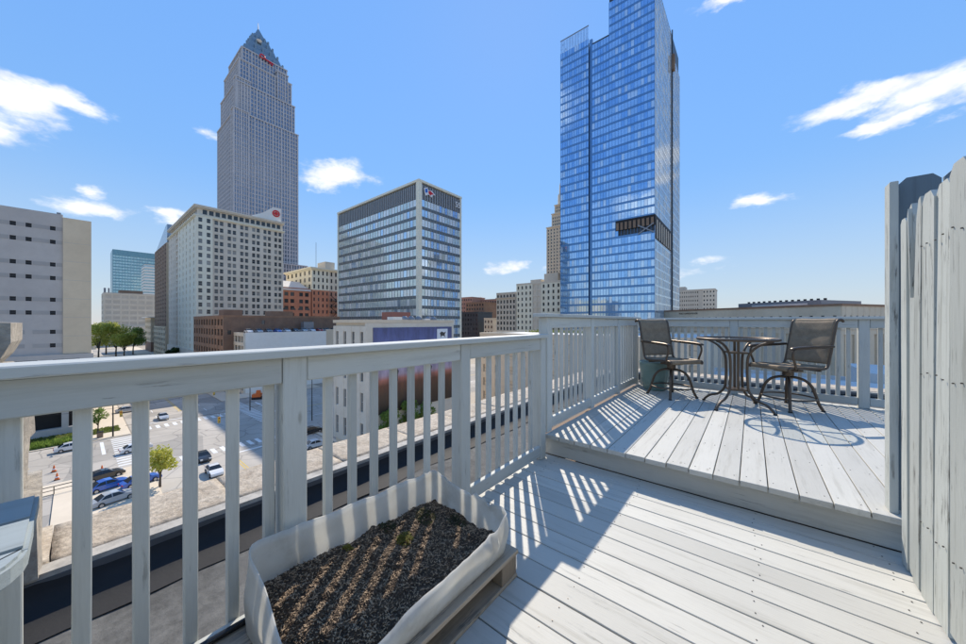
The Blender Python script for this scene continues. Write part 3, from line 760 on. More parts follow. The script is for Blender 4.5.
# ------------------------------------------------------------------ swivel chairs
def sling_sheet(prof, w, th, seams, name, par):
    """prof: list of (y,z) along the sling; quilted across"""
    nx = 14; np_ = len(prof); vs = []; fs = []
    P = [Vector((0, y, z)) for y, z in prof]
    for side in (0, 1):
        for i in range(np_):
            t = (P[min(i+1, np_-1)]-P[max(i-1, 0)]).normalized(); nr = Vector((0, -t.z, t.y))
            if nr.z < 0 and abs(nr.z) > .5: nr = -nr
            for j in range(nx+1):
                u = j/nx; x = (u-.5)*w; pad = th*(.35+.65*min(1, 6*min(u, 1-u)))
                ds = min(abs(i/(np_-1)-s_) for s_ in seams); pad *= .45+.55*min(1, ds/.06)
                sag = -.012*math.sin(math.pi*u)
                p = P[i]+nr*(sag+(pad if side else -pad)); vs.append((x, p.y, p.z))
    N_ = np_*(nx+1)
    for i in range(np_-1):
        for j in range(nx):
            a = i*(nx+1)+j; fs.append((a, a+nx+1, a+nx+2, a+1)); fs.append((N_+a, N_+a+1, N_+a+nx+2, N_+a+nx+1))
    for i in range(np_-1):
        for j in (0, nx): a = i*(nx+1)+j; fs.append((a, a+nx+1, N_+a+nx+1, N_+a))
    for i in (0, np_-1):
        for j in range(nx): a = i*(nx+1)+j; fs.append((a, a+1, N_+a+1, N_+a))
    m = MB(); m.add(vs, fs, 0, True); return m.build(name, 'sling_fabric', par)
def make_chair(label):
    t = thing('swivel_chair', label, 'chair', (0, 0, 0), 0, 'sling swivel chairs at the patio table')
    SH = .515
    seat = [(v.y, v.z) for v in cr([(0, -.262, SH-.045), (0, -.258, SH-.012), (0, -.235, SH+.004), (0, -.10, SH-.004), (0, .08, SH-.016), (0, .20, SH-.012), (0, .235, SH+.01)], 5)]
    sling_sheet(seat, .47, .013, [.0, .5, 1.], 'seat', t)
    back = [(v.y, v.z) for v in cr([(0, .238, SH+.035), (0, .262, SH+.14), (0, .295, SH+.30), (0, .325, SH+.44), (0, .345, SH+.515), (0, .365, SH+.545), (0, .40, SH+.55), (0, .428, SH+.525)], 5)]
    bk = sling_sheet(back, .475, .013, [0, .34, .62, .86, 1.], 'backrest', t)
    for s_ in (-1, 1):
        x = s_*.243
        m = MB(); m.tube(cr([(x, -.262, SH-.05), (x, -.25, SH-.008), (x, -.10, SH-.006), (x, .10, SH-.018), (x, .215, SH-.005), (x, .262, SH+.14), (x, .325, SH+.44), (x, .35, SH+.525), (x, .40, SH+.545), (x, .43, SH+.52)]), .014, 8); m.build('side_frame', 'bronze_frame', t)
        xa = s_*.262
        m = MB(); m.tube(cr([(xa, .285, SH+.235), (xa, .10, SH+.225), (xa, -.12, SH+.215), (xa, -.215, SH+.20), (xa, -.235, SH+.13), (xa*.985, -.20, SH+.03), (xa*.97, -.19, SH-.02)]), .012, 8); ar = m.build('arm', 'bronze_frame', t)
        m = MB(); m.tube(cr([(xa, .26, SH+.246), (xa, .10, SH+.24), (xa, -.12, SH+.232), (xa, -.225, SH+.222), (xa, -.255, SH+.205)]), [.018]*8+[.026]*16+[.016], 10, 0, False, .42); m.build('arm_pad', 'bronze_frame', ar)
    m = MB(); m.tube([(-.243, -.14, SH-.03), (.243, -.14, SH-.03)], .011, 8); m.tube([(-.243, .14, SH-.042), (.243, .14, SH-.042)], .011, 8); m.build('cross_bar', 'bronze_frame', t)
    m = MB(); m.prism([(-.09, -.10), (.09, -.10), (.09, .10), (-.09, .10)], SH-.075, SH-.052); m.lathe([(.055, SH-.125), (.055, SH-.076)], 16); m.lathe([(.024, SH-.19), (.024, SH-.126)], 12); m.build('swivel_plate', 'bronze_frame', t)
    for k in range(4):
        a = math.pi/2*k+math.pi/4; ca, sa = math.cos(a), math.sin(a)
        pr = [(.012, SH-.15), (.07, SH-.145), (.15, SH-.175), (.205, SH-.24), (.235, SH-.33), (.262, SH-.43), (.30, .006)]
        m = MB(); m.tube(cr([(r*ca, r*sa, z) for r, z in pr]), .0155, 8); lg = m.build('leg', 'bronze_frame', t)
        m = MB(); m.lathe([(.019, 0), (.019, .014)], 10, 0, (.30*ca, .30*sa)); m.build('foot', 'tyre', lg)
    m = MB(); m.tube([(.246*math.cos(2*math.pi*k/40), .246*math.sin(2*math.pi*k/40), .135) for k in range(40)], .010, 8, 0, True); m.build('foot_ring', 'bronze_frame', t)
    return t
ch1 = make_chair('brown sling swivel chair right of the table, showing its broad back')
ch1.scale = (.95,)*3; ch1.location = (.32, 5.14, UZ); ch1.rotation_euler[2] = R(-45)
ch2 = copy_tree(ch1); ch2['label'] = 'brown sling swivel chair in the corner left of the table, seen from its side'
ch2.location = (-.83, 4.98, UZ); ch2.rotation_euler[2] = R(52)
pot = thing('glazed_pot', 'teal glazed pot in the deck corner behind the left chair', 'pot', (-1.10, 5.32, UZ))
m = MB(); m.lathe([(.13, 0), (.15, .02), (.185, .20), (.20, .36), (.21, .40), (.195, .41), (.18, .385), (.17, .36)], 28); m.build('body', 'teal_glaze', pot)
m = MB(); m.lathe([(.172, .33), (.172, .352)], 24); m.build('soil', 'shrub_soil', pot)

#PART4
# ------------------------------------------------------------------ buildings
CAMP = Vector((0, 0, EYE))
class Bld:
    """a building: an Empty at its base; parts are added in world coordinates"""
    def __init__(s, name, label, x0, x1, y0, y1, z0=ZS, z1=0, rz=0, origin=None, group=None):
        s.x0, s.x1, s.y0, s.y1, s.z0, s.z1 = x0, x1, y0, y1, z0, z1
        s.org = Vector(origin) if origin else Vector(((x0+x1)/2, (y0+y1)/2, 0))
        s.rz = rz
        s.t = thing(name, label, 'building', (s.org.x, s.org.y, z0), rz, group); s.slots = []; s.rot = Matrix.Rotation(rz, 3, 'Z')
    def part(s, m, name, mats):                   # m is in the building's own axes, z absolute
        return m.build(name, mats, s.t, (-s.org.x, -s.org.y, -s.z0) if not s.rz else (0, 0, -s.z0))
    def slot(s, name, key, mk, x, y, z, ang):     # a repeated piece: collected, then built
        s.slots.append((name, key, mk, x, y, z, ang))
    def flush(s, limit=300):
        by = {}
        for sl in s.slots: by.setdefault(sl[0], []).append(sl)
        for name, lst in by.items():
            def dist(q):
                p = Vector((q[3], q[4], q[5]))
                if s.rz: p = s.rot @ p + s.org
                return (p-CAMP).length
            lst.sort(key=dist); rest = MB(); mats = None; off = Vector((s.org.x, s.org.y, 0)) if not s.rz else Vector((0, 0, 0))
            used = []
            for i, (nm, key, mk, x, y, z, ang) in enumerate(lst):
                if key not in _cb: b, mt = mk(); _cb[key] = (b.mesh(nm, mt), b, mt)
                me, b, mt = _cb[key]
                if i < limit: put(nm, me, s.t, (x-off.x, y-off.y, z-s.z0), ang)
                else:
                    c, sn = math.cos(ang), math.sin(ang); k = len(rest.v); mi = []
                    for q in mt if isinstance(mt, (list, tuple)) else [mt]:
                        if q not in used: used.append(q)
                        mi.append(used.index(q))
                    rest.v += [(x-off.x+vx*c-vy*sn, y-off.y+vx*sn+vy*c, z-s.z0+vz) for vx, vy, vz in b.v]
                    rest.f += [tuple(j+k for j in f) for f in b.f]; rest.mi += [mi[j] for j in b.mi]; rest.sm += [False]*len(b.f)
            if rest.v: stuff(rest.build(name, used, s.t))
        s.slots = []
def win_maker(w, h, glass_, frame, sill=True):
    def mk():
        m = MB(); d = .05
        m.add([(-w/2, 0, -h/2), (w/2, 0, -h/2), (w/2, 0, h/2), (-w/2, 0, h/2)], [(0, 1, 2, 3)], 0)
        t = min(.09, w*.09)
        m.box(-w/2, w/2, -d, -.005, -.035, .035, 1)
        m.box(-w/2, -w/2+t, -d, -.005, -h/2, h/2, 1); m.box(w/2-t, w/2, -d, -.005, -h/2, h/2, 1)
        if sill: m.box(-w/2-.05, w/2+.05, -.16, -.001, -h/2-.12, -h/2, 1)
        return m, [glass_, frame]
    return mk
def facade(b, wallmat, side, z0, z1, cols, rows, ww, wh, rec=.35, a0=0., a1=1., pier=None, glass_='window_pane', frame='mullion_dark', name='window', sill=True, skip=None, group2=False, out=0., spandrel=None):
    """piers and spandrels stand proud of the recessed windows; side: 'S' (-Y), 'E' (+X), 'W' (-X)"""
    if side == 'S': o = Vector((b.x0, b.y0, 0)); u = Vector((1, 0, 0)); L = b.x1-b.x0; ang = 0
    elif side == 'E': o = Vector((b.x1, b.y0, 0)); u = Vector((0, 1, 0)); L = b.y1-b.y0; ang = math.pi/2
    elif side == 'W': o = Vector((b.x0, b.y1, 0)); u = Vector((0, -1, 0)); L = b.y1-b.y0; ang = -math.pi/2
    nrm = Vector((u.y, -u.x, 0)); o = o+nrm*out
    s0, s1 = L*a0, L*a1; cw = (s1-s0)/cols; chh = (z1-z0)/rows
    m = MB()
    def bx(sa, sb, d0, d1, za, zb, mi=0):
        if sb-sa < .004 or zb-za < .004: return
        c = o+u*((sa+sb)/2)-nrm*((d0+d1)/2)
        m.obox((c.x, c.y, (za+zb)/2), u*((sb-sa)/2), nrm*((d1-d0)/2), (0, 0, (zb-za)/2), mi)
    w = cw*ww; h = chh*wh
    # piers
    xs = [s0]
    for i in range(cols):
        ctr = s0+cw*(i+.5)
        if group2: ctr += cw*.10*(1 if i % 2 == 0 else -1)
        bx(xs[-1]+(.01 if i == 0 else 0), ctr-w/2, 0, rec, z0, z1); xs.append(ctr+w/2)
        for j in range(rows):
            zc = z0+chh*(j+.5)
            if skip and skip(i, j): bx(ctr-w/2-.01, ctr+w/2+.01, .06, rec, zc-h/2-.01, zc+h/2+.01); continue
            p = o+u*ctr-nrm*(rec*.82)
            b.slot(name, ('win', round(w, 3), round(h, 3), glass_, frame, sill), win_maker(w, h, glass_, frame, sill), p.x, p.y, zc, ang)
    bx(xs[-1], s1-.01, 0, rec, z0, z1)
    for j in range(rows+1):
        za = z0 if j == 0 else z0+chh*(j-.5)+h/2; zb = z1 if j == rows else z0+chh*(j+.5)-h/2
        bx(s0+.03, s1-.03, .05, rec, za+.001, zb-.001, 1 if spandrel else 0)
    # solid backing
    bx(s0+.06, s1-.06, rec*.84, rec+.5, z0+.02, z1-.02, 0)
    return b.part(m, 'wall', [wallmat, spandrel or wallmat])
def core(b, mat, inset=.4, top=None, roofmat='roof_gravel', parapet=.9, pmat=None):
    z1 = top or b.z1
    m = MB(); m.box(b.x0+inset, b.x1-inset, b.y0+inset, b.y1-inset, b.z0, z1-.02); b.part(m, 'core', mat)
    m = MB(); m.box(b.x0+.2, b.x1-.2, b.y0+.2, b.y1-.2, z1-.015, z1+.12); b.part(m, 'roof', roofmat)
    if parapet:
        m = MB(); p = .35
        m.box(b.x0-.05, b.x1+.05, b.y0-.05, b.y0+p, z1, z1+parapet); m.box(b.x0-.05, b.x1+.05, b.y1-p, b.y1+.05, z1, z1+parapet)
        m.box(b.x0-.05, b.x0+p, b.y0+p, b.y1-p, z1, z1+parapet); m.box(b.x1-p, b.x1+.05, b.y0+p, b.y1-p, z1, z1+parapet); b.part(m, 'parapet', pmat or mat)
def cornice(b, mat, z, h, out, name='cornice'):
    m = MB(); m.box(b.x0-out, b.x1+out, b.y0-out, b.y1+out, z, z+h*.55); m.box(b.x0-out*.55, b.x1+out*.55, b.y0-out*.55, b.y1+out*.55, z-h*.45, z-.002)
    return b.part(m, name, mat)
def boxpart(b, name, mat, *boxes):
    m = MB()
    for q in boxes: m.box(*q)
    return b.part(m, name, mat)
def curtain(b, side, z0, z1, cols, rows, a0, a1, panes, mull, span, gh=.66, name='pane', out=0., mw=.10, rng=None, wt=None, skip=None, spout=.03):
    """curtain wall: single panes set between mullions and spandrel bands"""
    if side == 'S': o = Vector((b.x0, b.y0, 0)); u = Vector((1, 0, 0)); L = b.x1-b.x0; ang = 0
    else: o = Vector((b.x1, b.y0, 0)); u = Vector((0, 1, 0)); L = b.y1-b.y0; ang = math.pi/2
    nrm = Vector((u.y, -u.x, 0)); o = o+nrm*out; s0, s1 = L*a0, L*a1; cw = (s1-s0)/cols; chh = (z1-z0)/rows
    rng = rng or random.Random(11); m = MB(); ms = MB()
    def bx(mm, sa, sb, d0, d1, za, zb):
        c = o+u*((sa+sb)/2)-nrm*((d0+d1)/2); mm.obox((c.x, c.y, (za+zb)/2), u*((sb-sa)/2), nrm*((d1-d0)/2), (0, 0, (zb-za)/2))
    for i in range(cols+1): bx(m, s0+cw*i-mw/2, s0+cw*i+mw/2, -.10, .12, z0, z1)
    for j in range(rows):
        za = z0+chh*j
        if gh < .99: bx(ms, s0, s1, -spout, .14, za, za+chh*(1-gh))
        else: bx(ms, s0, s1, -.04, .1, za-.05, za+.05)
        for i in range(cols):
            if skip and skip(i, j): continue
            mt = rng.choices(panes, wt)[0] if wt else rng.choice(panes)
            w, h = cw-.02, chh*gh-.02
            p = o+u*(s0+cw*(i+.5))-nrm*.06
            def mk(w=w, h=h, mt=mt):
                q = MB(); q.add([(-w/2, 0, -h/2), (w/2, 0, -h/2), (w/2, 0, h/2), (-w/2, 0, h/2)], [(0, 1, 2, 3)]); return q, mt
            b.slot(name, ('pane', round(w, 3), round(h, 3), mt), mk, p.x, p.y, za+chh*(1-gh)+chh*gh/2, ang+R(rng.uniform(-.12, .12)))
    b.part(m, 'mullion', mull); b.part(ms, 'spandrel', span)

def boxpart_(b, q): m = MB(); m.box(*q); return b.part(m, 'recess_band', 'concrete_band')
# 1 concrete tower at the left with small square windows
b = Bld('concrete_tower', 'blank concrete tower with small dark windows, at the left edge', -165, -120, -48, 2.3, ZS, 25.2)
m = MB()
for y0, y1 in ((-48, -1.81), ): m.box(-165, -120.25, y0, y1, ZS+5.2, 25.2)
b.part(m, 'core', 'concrete')
rowz = [21.9, 18.9, 13.9, 10.9, 6.1, 3.2, -1.0, -4.0]
cols_ = [-17.5, -12.3, -8.3, -6.35, -3.2]
m = MB(); cl = 1.0
ys = [-48]
for c in cols_: ys += [c-.4, c+.4]
ys.append(-1.81); zz = [ZS+5.2]
for z in reversed(rowz): zz += [z-.45, z+.45]
zz.append(25.2)
for i in range(0, len(ys), 2): m.box(-120.24, -120, ys[i], ys[i+1], ZS+5.2, 25.2)
for c in cols_:
    if c != -3.2: m.box(-120.23, -120.012, c-.41, c+.41, ZS+5.2, 2)
    for k in range(0, len(zz), 2): m.box(-120.24, -120.01, c-.41, c+.41, zz[k], zz[k+1])
b.part(m, 'wall', 'concrete')
for c in cols_:
    for z in (rowz if c == -3.2 else rowz[:6]): b.slot('window', ('jw',), win_maker(.8, .9, 'dark_void', 'mullion_dark', False), -120.12, c, z, math.pi/2)
m = MB()
for z in rowz[::1]:
    for i in range(len(cols_)-1): boxpart_(b, (-119.995, -119.96, cols_[i]+.5, cols_[i+1]-.5, z-.42, z+.42))
    boxpart_(b, (-119.995, -119.96, -2.7, -1.9, z-.42, z+.42))
boxpart(b, 'stair_shaft', 'tan_concrete', (-150, -119.6, -1.8, 2.3, -6.0, 24.6))
m = MB()
for z in (-2, 2.2, 6.4, 10.6, 14.8, 19): m.box(-119.62, -119.57, -1.75, 2.25, z, z+.06)
b.part(m, 'shaft_joint', 'concrete')
boxpart(b, 'podium', 'concrete', (-160, -119.2, -48, 2.6, -17.5, -6.05))
boxpart(b, 'podium_recess', 'dark_void', (-160, -121.5, -47, 1.8, ZS, -17.51))
boxpart(b, 'podium_base', 'concrete', *[(-121.3, -119.4, y, y+1.0, ZS, -17.6) for y in (-2, -9, -16, -23)], (-120.5, -119.3, -48, 2.5, ZS, ZS+1.6))
boxpart(b, 'slit_window', 'dark_void', (-119.21, -119.15, -13, -5.2, -7.9, -7.1), (-119.21, -119.15, -3.2, .6, -7.9, -7.1))
boxpart(b, 'roof', 'roof_gravel', (-164.5, -120.5, -47.5, -1.9, 25.21, 25.35)); boxpart(b, 'roof_vent', 'steel_grey', (-122, -121, -2.7, -2.1, 25.3, 25.8))
b.flush()

# 2 cream stone office block
b = Bld('cream_office_block', 'tall cream stone office block with a rooftop emblem sign', -309, -228, 40, 82, ZS, 57.5)
core(b, 'cream_stone', .5, parapet=0)
facade(b, 'pale_cream', 'E', -14, 57.5, 2, 19, .48, .60, .4, 0, .165, frame='mullion_white', out=.8)
facade(b, 'cream_stone', 'E', -14, 57.5, 12, 19, .56, .60, .6, .165, 1, frame='mullion_white', group2=True)
facade(b, 'cream_stone', 'S', -14, 57.5, 4, 19, .22, .55, .5, .0, .30, frame='mullion_white')
facade(b, 'pale_cream', 'S', -14, 57.5, 5, 19, .22, .58, .5, .42, 1, frame='mullion_white')
facade(b, 'cream_stone', 'S', -14, 57.5, 1, 19, .62, .66, .9, .30, .42, out=-.05, glass_='dark_void')
boxpart(b, 'plinth', 'cream_stone', (-309.6, -227.4, 39.4, 82.5, ZS, -14.05))
m = MB()
for i in range(9): m.box(-228.1+.72, -228.1+.8, 42+i*4.5, 44.6+i*4.5, ZS+.2, -16)
b.part(m, 'arched_window', 'window_dark')
cornice(b, 'pale_cream', 57.6, .9, .9); 
boxpart(b, 'attic', 'cream_stone', (-307, -229, 41, 82, 58.15, 62.6)); cornice(b, 'cream_stone', 62.7, 1.4, .8)
m = MB()
for i in range(14): m.box(-229.04, -228.95, 43+i*2.75, 44.9+i*2.75, 59.2, 61.6)
for i in range(18): m.box(-305+i*4.2, -303+i*4.2, 40.93, 41.02, 59.2, 61.6)
b.part(m, 'attic_window', 'window_dark')
pent = MB(); pent.prism([(66, 62.7), (81.4, 62.7), (81.4, 72.2), (77, 72.2)], -240, -229.8, 0, 'x'); pent.prism([(62, 62.7), (76.9, 62.7), (76.9, 70.4)], -250, -232, 0, 'x'); b.part(pent, 'penthouse', 'white_wall')
m = MB(); m.tube([(-229.7, 78.6+1.75*math.cos(2*math.pi*k/28), 68.6+1.75*math.sin(2*math.pi*k/28)) for k in range(28)], .42, 6, 0, True)
m.box(-229.79, -229.4, 78.1, 79.1, 67.6, 69.6); m.box(-229.79, -229.45, 77.55, 78.1, 68.1, 69.1); m.box(-229.79, -229.45, 79.1, 79.65, 68.1, 69.1); b.part(m, 'emblem', 'red_sign')
b.flush()

# 3 brown tower with a slanted glass head, and the block in front of it
b = Bld('brown_tower', 'dark brown tower with slanted glass top behind the cream office block', -372, -318, 40, 75, ZS, 57)
core(b, 'bronze_brown', .4, parapet=0)
facade(b, 'bronze_brown', 'S', -2, 57, 6, 20, .30, .45, .35, glass_='window_dark', sill=False)
facade(b, 'tan_concrete', 'E', ZS, 57, 8, 24, .45, .5, .35, glass_='window_dark', sill=False)
m = MB(); m.prism([(-371, 57.15), (-318.5, 57.15), (-318.5, 70), (-324, 70)], 40.5, 74, 0, 'y'); b.part(m, 'slanted_head', 'tower_glass')
facade(b, 'tan_concrete', 'S', ZS, -2.05, 6, 6, .5, .5, .5, glass_='window_dark', out=.6)
b.flush()

# 4 towers and blocks at the end of the street
b = Bld('glass_slab', 'far blue-green glass office slab at the end of the street', -745, -700, 33, 80, ZS, 104)
core(b, 'mullion_dark', .4, parapet=0); curtain(b, 'E', -5, 96, 16, 24, 0, 1, ['curtain_teal', 'curtain_teal', 'teal_light'], 'teal_dark', 'teal_dark', .62, mw=.25)
boxpart(b, 'crown_band', 'teal_dark', (-744, -699.8, 33, 80, 96.1, 104)); boxpart(b, 'side_wall', 'teal_dark', (-744.9, -700.1, 32.7, 32.98, ZS, 104)); b.flush()
b = Bld('banded_office', 'white banded office block in front of the glass slab', -640, -610, 56, 82, ZS, 76)
core(b, 'white_wall', .4, parapet=0)
m = MB()
for k in range(26): m.box(-610.4, -609.7, 56, 82, ZS+3.8*k, ZS+3.8*k+2.0)
for k in range(26): m.box(-639, -609.75, 55.7, 56.3, ZS+3.8*k, ZS+3.8*k+2.0)
b.part(m, 'floor_band', 'white_wall'); boxpart(b, 'glazing', 'curtain_teal', (-639.5, -610.2, 56.2, 81.8, ZS, 75)); b.flush()
b = Bld('grid_office', 'grey office block with a square window grid below the glass slab', -560, -520, 18, 61, ZS, 31)
core(b, 'grey_stone', .4); facade(b, 'cream_stone', 'E', -3, 31, 7, 6, .82, .60, .8, glass_='window_pane', sill=False); facade(b, 'cream_stone', 'S', -3, 31, 6, 6, .82, .60, .8, sill=False)
boxpart(b, 'podium', 'cream_stone', (-561, -518, 16, 62, ZS, -3.05)); boxpart(b, 'penthouse', 'bronze_brown', (-552, -535, 30, 48, 31.2, 36)); boxpart(b, 'roof_plant', 'steel_grey', (-530, -526, 18.5, 20, 31.2, 37), (-530, -526, 21.5, 22.6, 31.2, 37)); b.flush()
b = Bld('low_brown_block', 'low brown block with deep eaves beside the trees', -430, -395, 40, 66, ZS, 4)
core(b, 'tan_concrete', .4); facade(b, 'tan_concrete', 'E', -16, 4, 6, 4, .6, .5, .5, glass_='window_dark', sill=False); facade(b, 'tan_concrete', 'S', -16, 4, 6, 4, .6, .5, .5, glass_='window_dark', sill=False); boxpart(b, 'eave', 'white_wall', (-432, -393, 38, 67, 4.9, 5.6)); boxpart(b, 'base', 'dark_brick', (-429.9, -395.1, 40.1, 66, ZS, -16.05)); b.flush()
b = Bld('pale_hall', 'pale low hall beyond the street trees', -500, -470, -16, 12, ZS, -2)
core(b, 'cream_stone', .4); facade(b, 'cream_stone', 'E', -20, -2, 7, 2, .5, .6, .5, glass_='window_dark'); boxpart(b, 'base', 'cream_stone', (-499.8, -470.1, -15.9, 11.9, ZS, -20.05)); b.flush()
b = Bld('dark_slab', 'thin dark block showing past the edge of the concrete tower', -300, -250, -20, 4.6, ZS, 22)
core(b, 'bronze_brown', .4); facade(b, 'bronze_brown', 'E', ZS, 22, 6, 12, .5, .5, .4, glass_='window_dark', sill=False); b.flush()

# 5 stepped granite skyscraper with a pointed crown
b = Bld('granite_skyscraper', 'tallest granite skyscraper with stepped crown and spire', -420, -363, 91, 144, ZS, 176)
def shaft(x0, x1, y0, y1, z0, z1, step=2.5, sides=('S', 'E'), mat='tower_granite'):
    m = MB(); m.box(x0, x1, y0, y1, z0, z1, 1)
    p = MB(); nx = max(2, round((x1-x0)/step)); ny = max(2, round((y1-y0)/step))
    for i in range(nx+1):
        x = x0+(x1-x0)*i/nx; w = .7 if i % 3 else 1.15
        for yy, s_ in ((y0, -1), (y1, 1)): p.box(x-w/2, x+w/2, min(yy, yy+s_*.35), max(yy, yy+s_*.35), z0, z1-.2)
    for i in range(ny+1):
        y = y0+(y1-y0)*i/ny; w = .7 if i % 3 else 1.15
        for xx, s_ in ((x0, -1), (x1, 1)): p.box(min(xx, xx+s_*.7), max(xx, xx+s_*.7), y-w/2, y+w/2, z0, z1-.2)
    z = z0+1
    while z < z1-1: p.box(x0-.22, x1+.22, y0-.22, y1+.22, z, z+1.0); z += 4.0
    p.box(x0-.9, x1+.9, y0-.9, y1+.9, z1-.15, z1+.9)
    b.part(m, 'shaft_glass', ['tower_glass', 'tower_glass']); b.part(p, 'pier_grid', mat)
kx, ky = -391.5, 117.5
def cshaft(wx, wy, z0, z1, step=2.5): shaft(kx-wx/2, kx+wx/2, ky-wy/2, ky+wy/2, z0, z1, step)
cshaft(57, 53, ZS, 193); cshaft(52, 48.5, 193.95, 222); cshaft(47, 44, 222.95, 245); cshaft(40.5, 38, 245.95, 259)
shaft(-368, -361.8, 89.6, 101, ZS, 194.5, 2); shaft(-371, -365.6, 92.4, 103, 195.5, 226, 2); shaft(-372, -367.2, 127, 136, 223.5, 251, 2)
def frus(x0, x1, y0, y1, z0, z1, k):
    cx, cy = (x0+x1)/2, (y0+y1)/2
    return ([(x0, y0, z0), (x1, y0, z0), (x1, y1, z0), (x0, y1, z0)]+[(cx+(x-cx)*k, cy+(y-cy)*k, z1) for x, y in ((x0, y0), (x1, y0), (x1, y1), (x0, y1))],
            [(4, 5, 6, 7), (0, 1, 5, 4), (1, 2, 6, 5), (2, 3, 7, 6), (3, 0, 4, 7)])
m = MB()
for wx, z0, z1, kk in [(35, 259.9, 268.5, .86), (27.5, 268.55, 277, .82), (20.5, 277.05, 284.5, .78), (14, 284.55, 291, .72), (8.5, 291.05, 300, .14)]:
    m.add(*frus(kx-wx/2, kx+wx/2, ky-wx*.47, ky+wx*.47, z0, z1, kk))
b.part(m, 'crown', 'crown_metal')
m = MB()
for wx, z0, h in [(36.5, 259.9, 6), (29, 268.6, 5.5), (21.5, 277.1, 5), (15, 284.6, 4)]:
    for f in (-.5, -.25, 0, .25, .5):
        for sg in (-1, 1):
            hh = h*(1-.5*abs(f)); w = .7
            m.box(kx+sg*wx*.48-w, kx+sg*wx*.48+w, ky+f*wx*.9-w, ky+f*wx*.9+w, z0-3, z0+hh); m.box(kx+f*wx*.9-w*.98, kx+f*wx*.9+w*.98, ky+sg*wx*.455-w, ky+sg*wx*.455+w, z0-3.02, z0+hh-.02)
b.part(m, 'crown_fin', 'crown_metal')
m = MB(); m.tube([(kx, ky, 299), (kx, ky, 307)], [.5, .15], 6); b.part(m, 'spire', 'steel_grey')
m = MB(); kz = 258.6; fx = kx+20.25+1.6        # the red key
m.tube([(fx, 114.6+2.0*math.cos(2*math.pi*k/24), kz+1.2+1.6*math.sin(2*math.pi*k/24)) for k in range(24)], .55, 6, 0, True)
m.obox((fx, 120.2, kz-.4), (.3, 0, 0), (0, 3.9, -.5), (0, .07, .55)); m.obox((fx, 123.0, kz-1.8), (.3, 0, 0), (0, .5, 0), (0, 0, 1.1)); m.obox((fx, 121.2, kz-1.5), (.3, 0, 0), (0, .5, 0), (0, 0, .9)); b.part(m, 'key_emblem', 'red_sign')
m = MB(); m.lathe([(.2, 279.2), (1.6, 279.7), (2.4, 280.8)], 16, 0, (kx+11.5, 115)); b.part(m, 'dish', 'white_wall')
shaft(-372, -356, 128, 150, ZS, 58, 2.5); b.flush()

# 6 brown brick block and the white parking deck in front
b = Bld('brown_brick_block', 'dark brown brick loft block below the cream office block', -198, -150, 34, 78, ZS, 3.0)
core(b, 'brown_brick', .4, pmat='brown_brick', parapet=.7); facade(b, 'brown_brick', 'S', ZS+.5, 3.0, 11, 7, .62, .62, .35, glass_='window_dark'); facade(b, 'dark_brick', 'E', ZS+.5, 3.0, 12, 7, .30, .4, .3, glass_='window_dark', skip=lambda i, j: (i*3+j) % 5 != 0)
boxpart(b, 'roof_hut', 'dark_brick', (-165, -158, 36, 42, 3.15, 6.0), (-190, -182, 60, 70, 3.2, 6.5)); b.flush()
b = Bld('parking_deck', 'white-walled parking deck with cars on its top floor', -149.5, -138, 37, 78, ZS, -2.6)
boxpart(b, 'east_wall', 'white_wall', (-138.4, -138, 37.6, 66, ZS, -2.6)); boxpart(b, 'east_wall_end', 'beige_stone', (-138.4, -137.9, 66.05, 78, ZS, -1.9))
m = MB()
for z in [-2.9-3.4*k for k in range(7)]: m.box(-149.4, -138.45, 37.3, 77.8, z-.35, z); 
b.part(m, 'floor_slab', 'concrete')
m = MB()
for z in [-2.6-3.4*k for k in range(7)]: m.box(-149.5, -138.05, 37, 37.28, z-1.25, z)
b.part(m, 'spandrel', 'cream_stone'); boxpart(b, 'column', 'cream_stone', *[(x, x+.7, 37.05, 37.6, ZS, -2.95) for x in (-149.4, -145.6, -141.9, -138.8)])
boxpart(b, 'stair_hut', 'steel_grey', (-148, -145, 60, 64, -2.6, 1.2)); b.flush()

# 7 red brick block with a pale hipped roof, and the cream-topped one beside it
b = Bld('red_brick_block', 'red brick block with arched windows and pale hipped roof', -275, -236, 84, 102.3, ZS, 24)
core(b, 'red_brick', .4, parapet=0); facade(b, 'red_brick', 'E', ZS, 22, 4, 10, .52, .55, .4, glass_='window_dark', group2=True); facade(b, 'red_brick', 'S', ZS, 22, 8, 10, .5, .55, .4, glass_='window_dark')
m = MB(); m.add(*frus(-276, -235.4, 83.4, 102.2, 22.05, 23, 1)); m.add(*frus(-275.5, -235.8, 83.8, 102, 23.02, 29, .55)); b.part(m, 'hipped_roof', 'white_membrane')
m = MB()
for i in range(4): m.lathe([(1.35, 0), (1.35, .2)], 20); m.v = m.v
m = MB()
for i in range(4):
    yc = 84+18.3/4*(i+.5); m.prism([(yc+1.6*math.cos(math.pi*k/10), 9.2+1.6*math.sin(math.pi*k/10)) for k in range(11)], -236.05, -235.93, 0, 'x')
b.part(m, 'arch_window', 'window_dark'); b.flush()
b = Bld('cream_topped_block', 'red brick block with cream top storeys, deep cornice and fire escape', -280, -236, 103, 128, ZS, 39)
core(b, 'red_brick', .4, parapet=0); facade(b, 'red_brick', 'S', ZS, 23.5, 6, 11, .40, .55, .4, glass_='window_dark'); facade(b, 'red_brick', 'E', ZS, 23.5, 4, 11, .34, .55, .4, 0, .48, glass_='window_dark'); facade(b, 'dull_red', 'E', ZS, 23.5, 4, 11, .34, .55, .4, .48, 1, glass_='window_dark')
